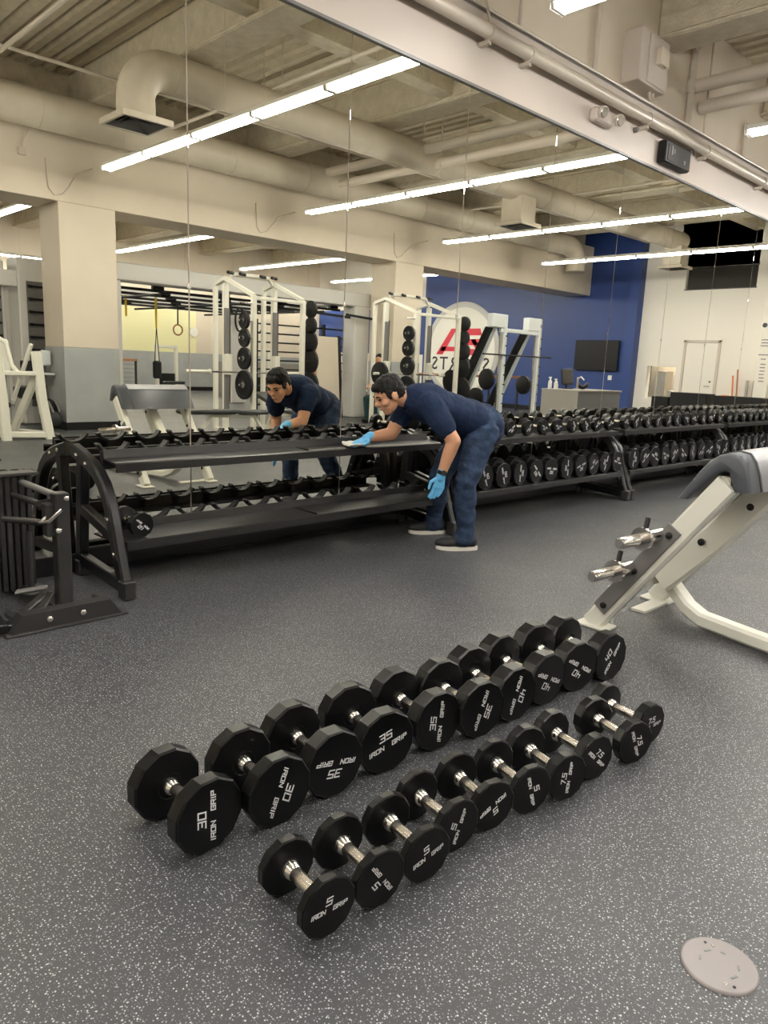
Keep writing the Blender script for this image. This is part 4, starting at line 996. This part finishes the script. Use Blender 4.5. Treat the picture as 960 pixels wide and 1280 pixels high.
MB().beam((3.2, -2.6, .08), (3.9, -2.5, .06), .09, .08, bevel=.01).build('base_rail', M['machine'], t)
MB().beam((3.95, -2.5, .06), (3.5, -3.4, .06), .09, .08, bevel=.01).build('base_rail', M['machine'], t)
MB().beam((3.62, -3.0, .5), (3.80, -2.7, 1.3), .05, .05, bevel=.01).build('lever', M['machine'], t)
MB().b2((3.2, -3.1, .85), (3.62, -3.02, 1.35), bevel=.03).build('back_panel', M['machine'], t)
MB().path([(3.1, -2.8, 1.3), (3.3, -2.7, 1.42), (3.45, -2.65, 1.3), (3.5, -2.6, 1.0), (3.6, -2.55, .85)], .03, 8).build('handle', M['machine'], t)
MB().b2((3.1, -3.0, .42), (3.5, -2.7, .5), bevel=.02).build('seat', M['pad_black'], t)
t = thing('backpack', 'black and grey backpack on the floor against the first pillar', 'backpack', (4.38, -3.6, 0))
b = MB(); b.ball((4.38, -3.75, .24), .14, 14, 10, (1.05, .9, 1.75)).build('bag_body', M['rubberpart'], t)
MB().ball((4.42, -3.62, .17), .10, 12, 8, (1.1, .6, 1.3)).build('front_pocket', M['pad_black'], t)
MB().path([(4.32, -3.63, .45), (4.36, -3.6, .36), (4.38, -3.58, .28)], .02, 6).path([(4.44, -3.63, .45), (4.47, -3.6, .36), (4.48, -3.58, .28)], .02, 6).build('strap', M['midgrey'], t)
t = thing('towel_dispenser', 'white dispenser with shelf left of the first pillar', 'dispenser', (4.35, -3.9, .9))
MB().b2((4.40, -4.1, .98), (4.54, -3.98, 1.22), bevel=.02).build('dispenser_body', M['machine2'], t)
MB().b2((4.15, -4.1, .84), (4.55, -3.9, .87)).build('shelf', M['machine2'], t)
MB().beam((4.45, -4.2, 0), (4.45, -4.2, 1.0), .05, .05).build('post', M['midgrey'], t)
MB().b2((4.12, -4.15, .87), (4.35, -4.0, 1.05), bevel=.01).build('box', M['rubberpart'], t)
# black stool/bin near the tower
tag(MB().lathe((4.28, -4.35, .45), (0, 0, 1), [(0, .12), (.04, .2), (.18, .21), (.2, .16)], 18).build('black_seat', M['pad_black']), 'round black seat under the towel dispenser', 'seat')

# ================================================================== the man wiping the rack
from mathutils import noise as NZ
def cap(mb, p0, r0, p1, r1, n=16):
    p0 = V(p0); p1 = V(p1); d = (p1 - p0); L = d.length; pr = []
    for i in range(5): a = PI / 2 * i / 5; pr.append((-r0 * math.cos(a), r0 * math.sin(a)))
    pr += [(0, r0), (L, r1)]
    for i in range(1, 6): a = PI / 2 * i / 5; pr.append((L + r1 * math.sin(a), r1 * math.cos(a)))
    return mb.lathe(p0, d, pr, n)
def ell(mb, c, ax, ay, az, n=18, m=12):
    c = V(c); ax = V(ax); ay = V(ay); az = V(az); rings = []
    for i in range(m + 1):
        t = max(.02, min(PI - .02, PI * i / m))
        rings.append([c + ax * (math.cos(2 * PI * j / n) * math.sin(t)) + ay * (math.sin(2 * PI * j / n) * math.sin(t)) - az * math.cos(t) for j in range(n)])
    return mb.ring_loft(rings)
def organic(mb, name, m, parent, voxel=.008, smooth=6, fold=0.0, fscale=8.0, fdir=None):
    off = parent_loc(parent) if parent else V((0, 0, 0))
    me = mb.mesh(name, m, True, 180, tuple(off))
    o = bpy.data.objects.new(name, me); COL.objects.link(o)
    r = o.modifiers.new('r', 'REMESH'); r.mode = 'VOXEL'; r.voxel_size = voxel; r.use_smooth_shade = True
    s = o.modifiers.new('s', 'SMOOTH'); s.iterations = smooth; s.factor = .5
    dg = bpy.context.evaluated_depsgraph_get(); dg.update()
    nm = bpy.data.meshes.new_from_object(o.evaluated_get(dg))
    o.modifiers.clear(); o.data = nm; nm.name = name
    nm.materials.clear(); nm.materials.append(m)
    if fold:
        nm.update(); nr = [v.normal.copy() for v in nm.vertices]
        for v, n_ in zip(nm.vertices, nr):
            p = v.co + off
            q = V((p.x * fscale, p.y * fscale, p.z * fscale * (fdir or 1)))
            f = NZ.noise(q) + .5 * abs(NZ.noise(q * 2.1))
            v.co += n_ * f * fold
    nm.polygons.foreach_set('use_smooth', [True] * len(nm.polygons)); nm.update()
    if parent: o.parent = parent
    return o
def mix(a, b, t): return V(a).lerp(V(b), t)

man = thing('person', 'man in navy shirt, jeans and blue gloves bending over the emptied rack', 'person', (3.95, 3.3, 0))
nk = V((3.875, 3.115, .085)); fk = V((4.075, 3.575, .085))
nkn = V((3.85, 3.12, .47)); fkn = V((3.97, 3.46, .46))
nh = V((4.02, 3.14, .80)); fh = V((4.085, 3.32, .81))
pel = V((4.06, 3.23, .85)); mid = V((3.89, 3.295, .955)); che = V((3.70, 3.375, .995)); nb = V((3.575, 3.43, 1.005)); hd = V((3.448, 3.487, 1.035))
nsh = V((3.60, 3.25, .985)); fsh = V((3.70, 3.55, .965))
nel = V((3.70, 3.12, .755)); nwr = V((3.66, 3.175, .535))
fel = V((3.60, 3.60, .76)); fwr = V((3.415, 3.635, .735))
# jeans
J = MB()
cap(J, pel + V((.02, 0, -.02)), .135, mid + V((.06, -.02, -.05)), .12)
ell(J, pel + V((.03, -.05, -.02)), V((.15, 0, 0)), V((0, .13, 0)), V((0, 0, .14)))
ell(J, pel + V((.04, .06, -.02)), V((.14, 0, 0)), V((0, .12, 0)), V((0, 0, .13)))
for h, k_, a in ((nh, nkn, nk), (fh, fkn, fk)):
    cap(J, h, .112, k_, .076); cap(J, k_, .076, a + V((0, 0, .05)), .060); cap(J, a + V((0, 0, .06)), .063, a + V((-.01, 0, -.005)), .066)
organic(J, 'jeans', M['jeans'], man, .009, 4, .012, 13, 1.6)
# belt line and back pocket
# shirt
T = MB()
ax = (che - pel).normalized(); sd = V((.37, .93, 0)).normalized(); upn = ax.cross(sd).normalized()
if upn.z < 0: upn = -upn
ell(T, mix(pel, che, .12) + upn * .0, ax * .16, sd * .185, upn * .145)
ell(T, pel + V((.045, -.005, -.02)), ax * .155, sd * .182, upn * .158)
ell(T, mix(pel, che, .5) + upn * -.005, ax * .24, sd * .185, upn * .135)
ell(T, che + upn * -.01 - ax * .03, ax * .20, sd * .195, upn * .135)
cap(T, che + sd * -.06, .115, che + sd * .07, .115)
cap(T, nsh + V((.01, .02, 0)), .085, mix(nsh, nel, .55), .078); cap(T, fsh, .082, mix(fsh, fel, .45), .072)
cap(T, mix(nsh, nel, .55), .078, mix(nsh, nel, .62), .074)
cap(T, nb + V((.03, -.01, 0)), .075, nb - (hd - nb) * .1, .068)
shirt_o = organic(T, 'polo_shirt', M['shirt'], man, .008, 5, .012, 9, 1.0)
C_ = MB().lathe(nb + V((.02, -.008, -.01)), (hd - nb).normalized() + V((0, 0, -.15)), [(-.03, .085), (.0, .082), (.035, .072), (.035, .066), (0, .074), (-.03, .08)], 20).build('collar', M['shirt'], man, angle=60)
from mathutils.bvhtree import BVHTree
def print_on(o, rows, m, name):
    """small flat print marks laid on the cloth surface"""
    off = parent_loc(o.parent); bt = BVHTree.FromPolygons([v.co + off for v in o.data.vertices], [tuple(q.vertices) for q in o.data.polygons])
    mb = MB()
    for (p0, p1, w, direction) in rows:
        p0 = V(p0); p1 = V(p1); hits = []
        for i in range(9):
            h = bt.ray_cast(p0.lerp(p1, i / 8) - V(direction) * .5, V(direction))
            if h[0] is not None: hits.append((h[0] + h[1] * .0015, h[1]))
        d = (p1 - p0).normalized()
        for (a_, n_), (b_, n2) in zip(hits, hits[1:]):
            s_ = d.cross(n_).normalized() * w / 2
            mb.add([a_ - s_, b_ - s_, b_ + s_, a_ + s_], [(0, 1, 2, 3)])
    if mb.v: mb.build(name, m, o.parent)
bk = mix(pel, che, .72) - sd * .05
print_on(shirt_o, [(bk + ax * .0 - sd * .01, bk + ax * .0 + sd * .09, .006, (0, 0, -1)), (bk + ax * .02 - sd * .02, bk + ax * .02 + sd * .03, .004, (0, 0, -1))], M['shirt_print'], 'back_print')
# body: head, neck, arms
B = MB()
fwd = V((-.80, .34, -.50)).normalized(); rt = V((.39, .92, 0)).normalized(); hu = rt.cross(fwd).normalized()
if hu.z < 0: hu = -hu
cap(B, nb, .058, mix(nb, hd, .75), .052)
ell(B, hd + hu * .020 - fwd * .012, fwd * .098, rt * .075, hu * .100)
ell(B, hd - hu * .045 + fwd * .028, fwd * .066, rt * .055, hu * .070)
ell(B, hd - hu * .095 + fwd * .052, fwd * .034, rt * .034, hu * .026)
ell(B, hd - hu * .022 + fwd * .098, fwd * .023, rt * .016, hu * .020)
ell(B, hd - hu * .002 + fwd * .088, fwd * .018, rt * .011, hu * .030)
ell(B, hd - hu * .062 + fwd * .086, fwd * .012, rt * .026, hu * .009)
ell(B, hd + hu * .022 + fwd * .075, fwd * .018, rt * .052, hu * .012)
for s in (-1, 1):
    ell(B, hd - hu * .012 + rt * s * .078 - fwd * .006, fwd * .020, rt * .010, hu * .033)
    ell(B, hd - hu * .028 + rt * s * .040 + fwd * .055, fwd * .030, rt * .026, hu * .026)
cap(B, nsh, .060, nel, .047); cap(B, nel, .046, mix(nel, nwr, .35), .044); cap(B, mix(nel, nwr, .35), .044, nwr, .030)
cap(B, fsh, .058, fel, .045); cap(B, fel, .045, mix(fel, fwr, .35), .043); cap(B, mix(fel, fwr, .35), .043, fwr, .030)
cap(B, che, .08, nb, .06); cap(B, che, .07, nsh, .055); cap(B, che, .07, fsh, .055)
body = organic(B, 'body', M['skin'], man, .0055, 3)
for s in (-1, 1):
    e = MB(); ell(e, hd + hu * .004 + rt * s * .032 + fwd * .081, fwd * .010, rt * .013, hu * .006, 10, 6); e.build('eye', M['rubberpart'], man)
    e = MB(); e.path([hd + hu * .024 + rt * s * .015 + fwd * .092, hd + hu * .030 + rt * s * .032 + fwd * .090, hd + hu * .024 + rt * s * .050 + fwd * .078], .0045, 6); e.build('eyebrow', M['hair'], man)
e = MB(); e.path([hd - hu * .064 - rt * .022 + fwd * .090, hd - hu * .062 + fwd * .099, hd - hu * .064 + rt * .022 + fwd * .090], .004, 6); e.build('mouth', mat('lips', (.30, .12, .09), .5), man)
# hair: short, crown and back
Hh = MB()
ell(Hh, hd + hu * .045 - fwd * .020, fwd * .097, rt * .084, hu * .085)
ell(Hh, hd + hu * .010 - fwd * .055, fwd * .062, rt * .080, hu * .085)
ell(Hh, hd + hu * .078 + fwd * .045, fwd * .050, rt * .055, hu * .030)
for s in (-1, 1): ell(Hh, hd + hu * .020 + rt * s * .066 + fwd * .005, fwd * .035, rt * .014, hu * .045)
hair = organic(Hh, 'hair', M['hair'], man, .005, 2, .006, 45)
# shoes
for a, d, nm in ((nk, V((-.82, .57, 0)).normalized(), 0), (fk, V((-.86, .50, 0)).normalized(), 1)):
    s_ = V((-d.y, d.x, 0)); g = V((a.x, a.y, 0)); X = MB()
    ell(X, g + d * .02 + V((0, 0, .062)), d * .085, s_ * .044, V((0, 0, .055)))
    ell(X, g + d * .13 + V((0, 0, .048)), d * .085, s_ * .047, V((0, 0, .036)))
    ell(X, g - d * .045 + V((0, 0, .060)), d * .045, s_ * .038, V((0, 0, .048)))
    cap(X, g + V((0, 0, .08)), .046, g + V((.005, 0, .105)), .048)
    sh = organic(X, 'shoe', M['shoe'], man, .006, 3)
    out = []
    for i in range(28):
        t_ = 2 * PI * i / 28; u = math.cos(t_); w = math.sin(t_)
        L = .055 + .148 * u; wd = .048 * (1 + .12 * u) * (abs(w) ** .8) * (1 if w > 0 else -1)
        out.append(g + d * L + s_ * wd)
    rise = lambda p: max(0, (p - g).dot(d) - .13) * .16
    MB().ring_loft([[p + V((0, 0, .001 + rise(p) * .6)) for p in out], [p + V((0, 0, .012 + rise(p))) for p in out], [p + V((0, 0, .026 + rise(p) * .8)) for p in out]]).build('sole', M['sole'], sh, angle=50)
# gloves: palm, five separate fingers and a cuff
def glove(w, palm_dir, finger_dir, thumb_dir, spread, curl, name='glove'):
    G = MB(); pd = V(palm_dir).normalized(); k = w + pd * .085; fd = V(finger_dir).normalized(); sp = V(spread).normalized()
    cap(G, w - pd * .025, .034, w + pd * .015, .030)
    for q in (-1.5, -.5, .5, 1.5): cap(G, w + pd * .015 + sp * q * .010, .017, k + sp * q * .018, .0145, 10)
    for q, L in zip((-1.5, -.5, .5, 1.5), (.062, .078, .084, .074)):
        b0 = k + sp * q * .0195; d1 = (pd + fd * .5).normalized(); d2 = (pd * (1 - curl) + fd * (.6 + curl)).normalized()
        b1 = b0 + d1 * L * .5; b2_ = b1 + d2 * L * .5
        cap(G, b0, .0105, b1, .0095, 10); cap(G, b1, .0095, b2_, .0080, 10)
    tb0 = w + pd * .025 + sp * 1.5 * .016; td = V(thumb_dir).normalized()
    cap(G, tb0, .014, tb0 + td * .045, .0115, 10); cap(G, tb0 + td * .045, .0115, tb0 + (td * .6 + pd * .5).normalized() * .082, .0095, 10)
    return organic(G, name, M['glove'], man, .0038, 2)
glove(nwr + V((-.002, 0, -.01)), (-.12, .12, -1), (-.35, .35, -.5), (-.8, .45, -.5), (-.75, .55, .1), .45)
glove(fwr, (-.93, .10, -.38), (-.9, .05, -.25), (-.55, -.75, -.2), (.10, -.98, .0), .1)
wt = MB().lathe(mix(nel, nwr, .90), (nwr - nel), [(0, .036), (.026, .034)], 20).build('watch', M['rubberpart'], man)
MB().lathe(mix(nel, nwr, .95) + V((-.02, -.032, 0)), (-.4, -.9, 0), [(0, .018), (.008, .017)], 14).build('watch_face', M['darkgrey'], wt)
# cleaning cloth under the hand
c = MB(); G_ = []
for i in range(13):
    r_ = []
    for j in range(11):
        u = i / 12 - .5; v = j / 10 - .5
        p = V((3.325, 3.655, .692)) + V((.93, .1, 0)) * u * .21 + V((.35, .9, 0)) * v * .17
        p.z += .004 + .010 * abs(math.sin(u * 9 + v * 5)) * (0.3 + abs(v)) + (.012 if j in (0, 10) else 0)
        r_.append(p)
    G_.append(r_)
vs = [p for r_ in G_ for p in r_]; fs = [(i * 11 + j, i * 11 + j + 1, (i + 1) * 11 + j + 1, (i + 1) * 11 + j) for i in range(12) for j in range(10)]
c.add(vs, fs); co = c.build('cleaning_cloth', M['cloth'], None, angle=80)
so = co.modifiers.new('s', 'SOLIDIFY'); so.thickness = .012; so.offset = 1
so = co.modifiers.new('u', 'SUBSURF'); so.levels = 1; so.render_levels = 1
tag(co, 'folded cream cleaning cloth under the gloved hand on the rack tray', 'cloth')

# seated person in the far bay, partly hidden
sp = thing('person', 'seated person in dark teal trousers beside the right squat rack', 'person', (11.0, -3.4, 0))
bx, by = 11.0, -3.15
A = MB()
for s in (-1, 1):
    cap(A, (bx + .1 + s * .0, by - .2 + s * .1, .52), .09, (bx - .32, by + s * .12, .50), .07); cap(A, (bx - .32, by + s * .12, .50), .07, (bx - .28, by + s * .12, .08), .05)
organic(A, 'trousers', M['teal'], sp, .015, 4)
A = MB(); cap(A, (bx + .12, by - .2, .55), .15, (bx + .05, by - .15, 1.0), .17); organic(A, 'shirt', M['rubberpart'], sp, .015, 4)
A = MB(); cap(A, (bx + .05, by - .15, 1.05), .05, (bx + .03, by - .12, 1.2), .05); ell(A, (bx, by - .1, 1.30), (.095, 0, 0), (0, .08, 0), (0, 0, .12))
for s in (-1, 1): cap(A, (bx + .05, by - .15 + s * .19, 1.05), .05, (bx - .1, by + s * .22, .8), .04); cap(A, (bx - .1, by + s * .22, .8), .04, (bx - .3, by + s * .12, .72), .03)
organic(A, 'body', M['skin'], sp, .012, 3)
A = MB(); ell(A, (bx + .02, by - .11, 1.35), (.10, 0, 0), (0, .088, 0), (0, 0, .09)); A.build('hair', M['hair'], sp)
for s in (-1, 1): MB().b2((bx - .42, by + s * .12 - .05, 0), (bx - .2, by + s * .12 + .05, .09), bevel=.03).build('shoe', M['shoe'], sp)
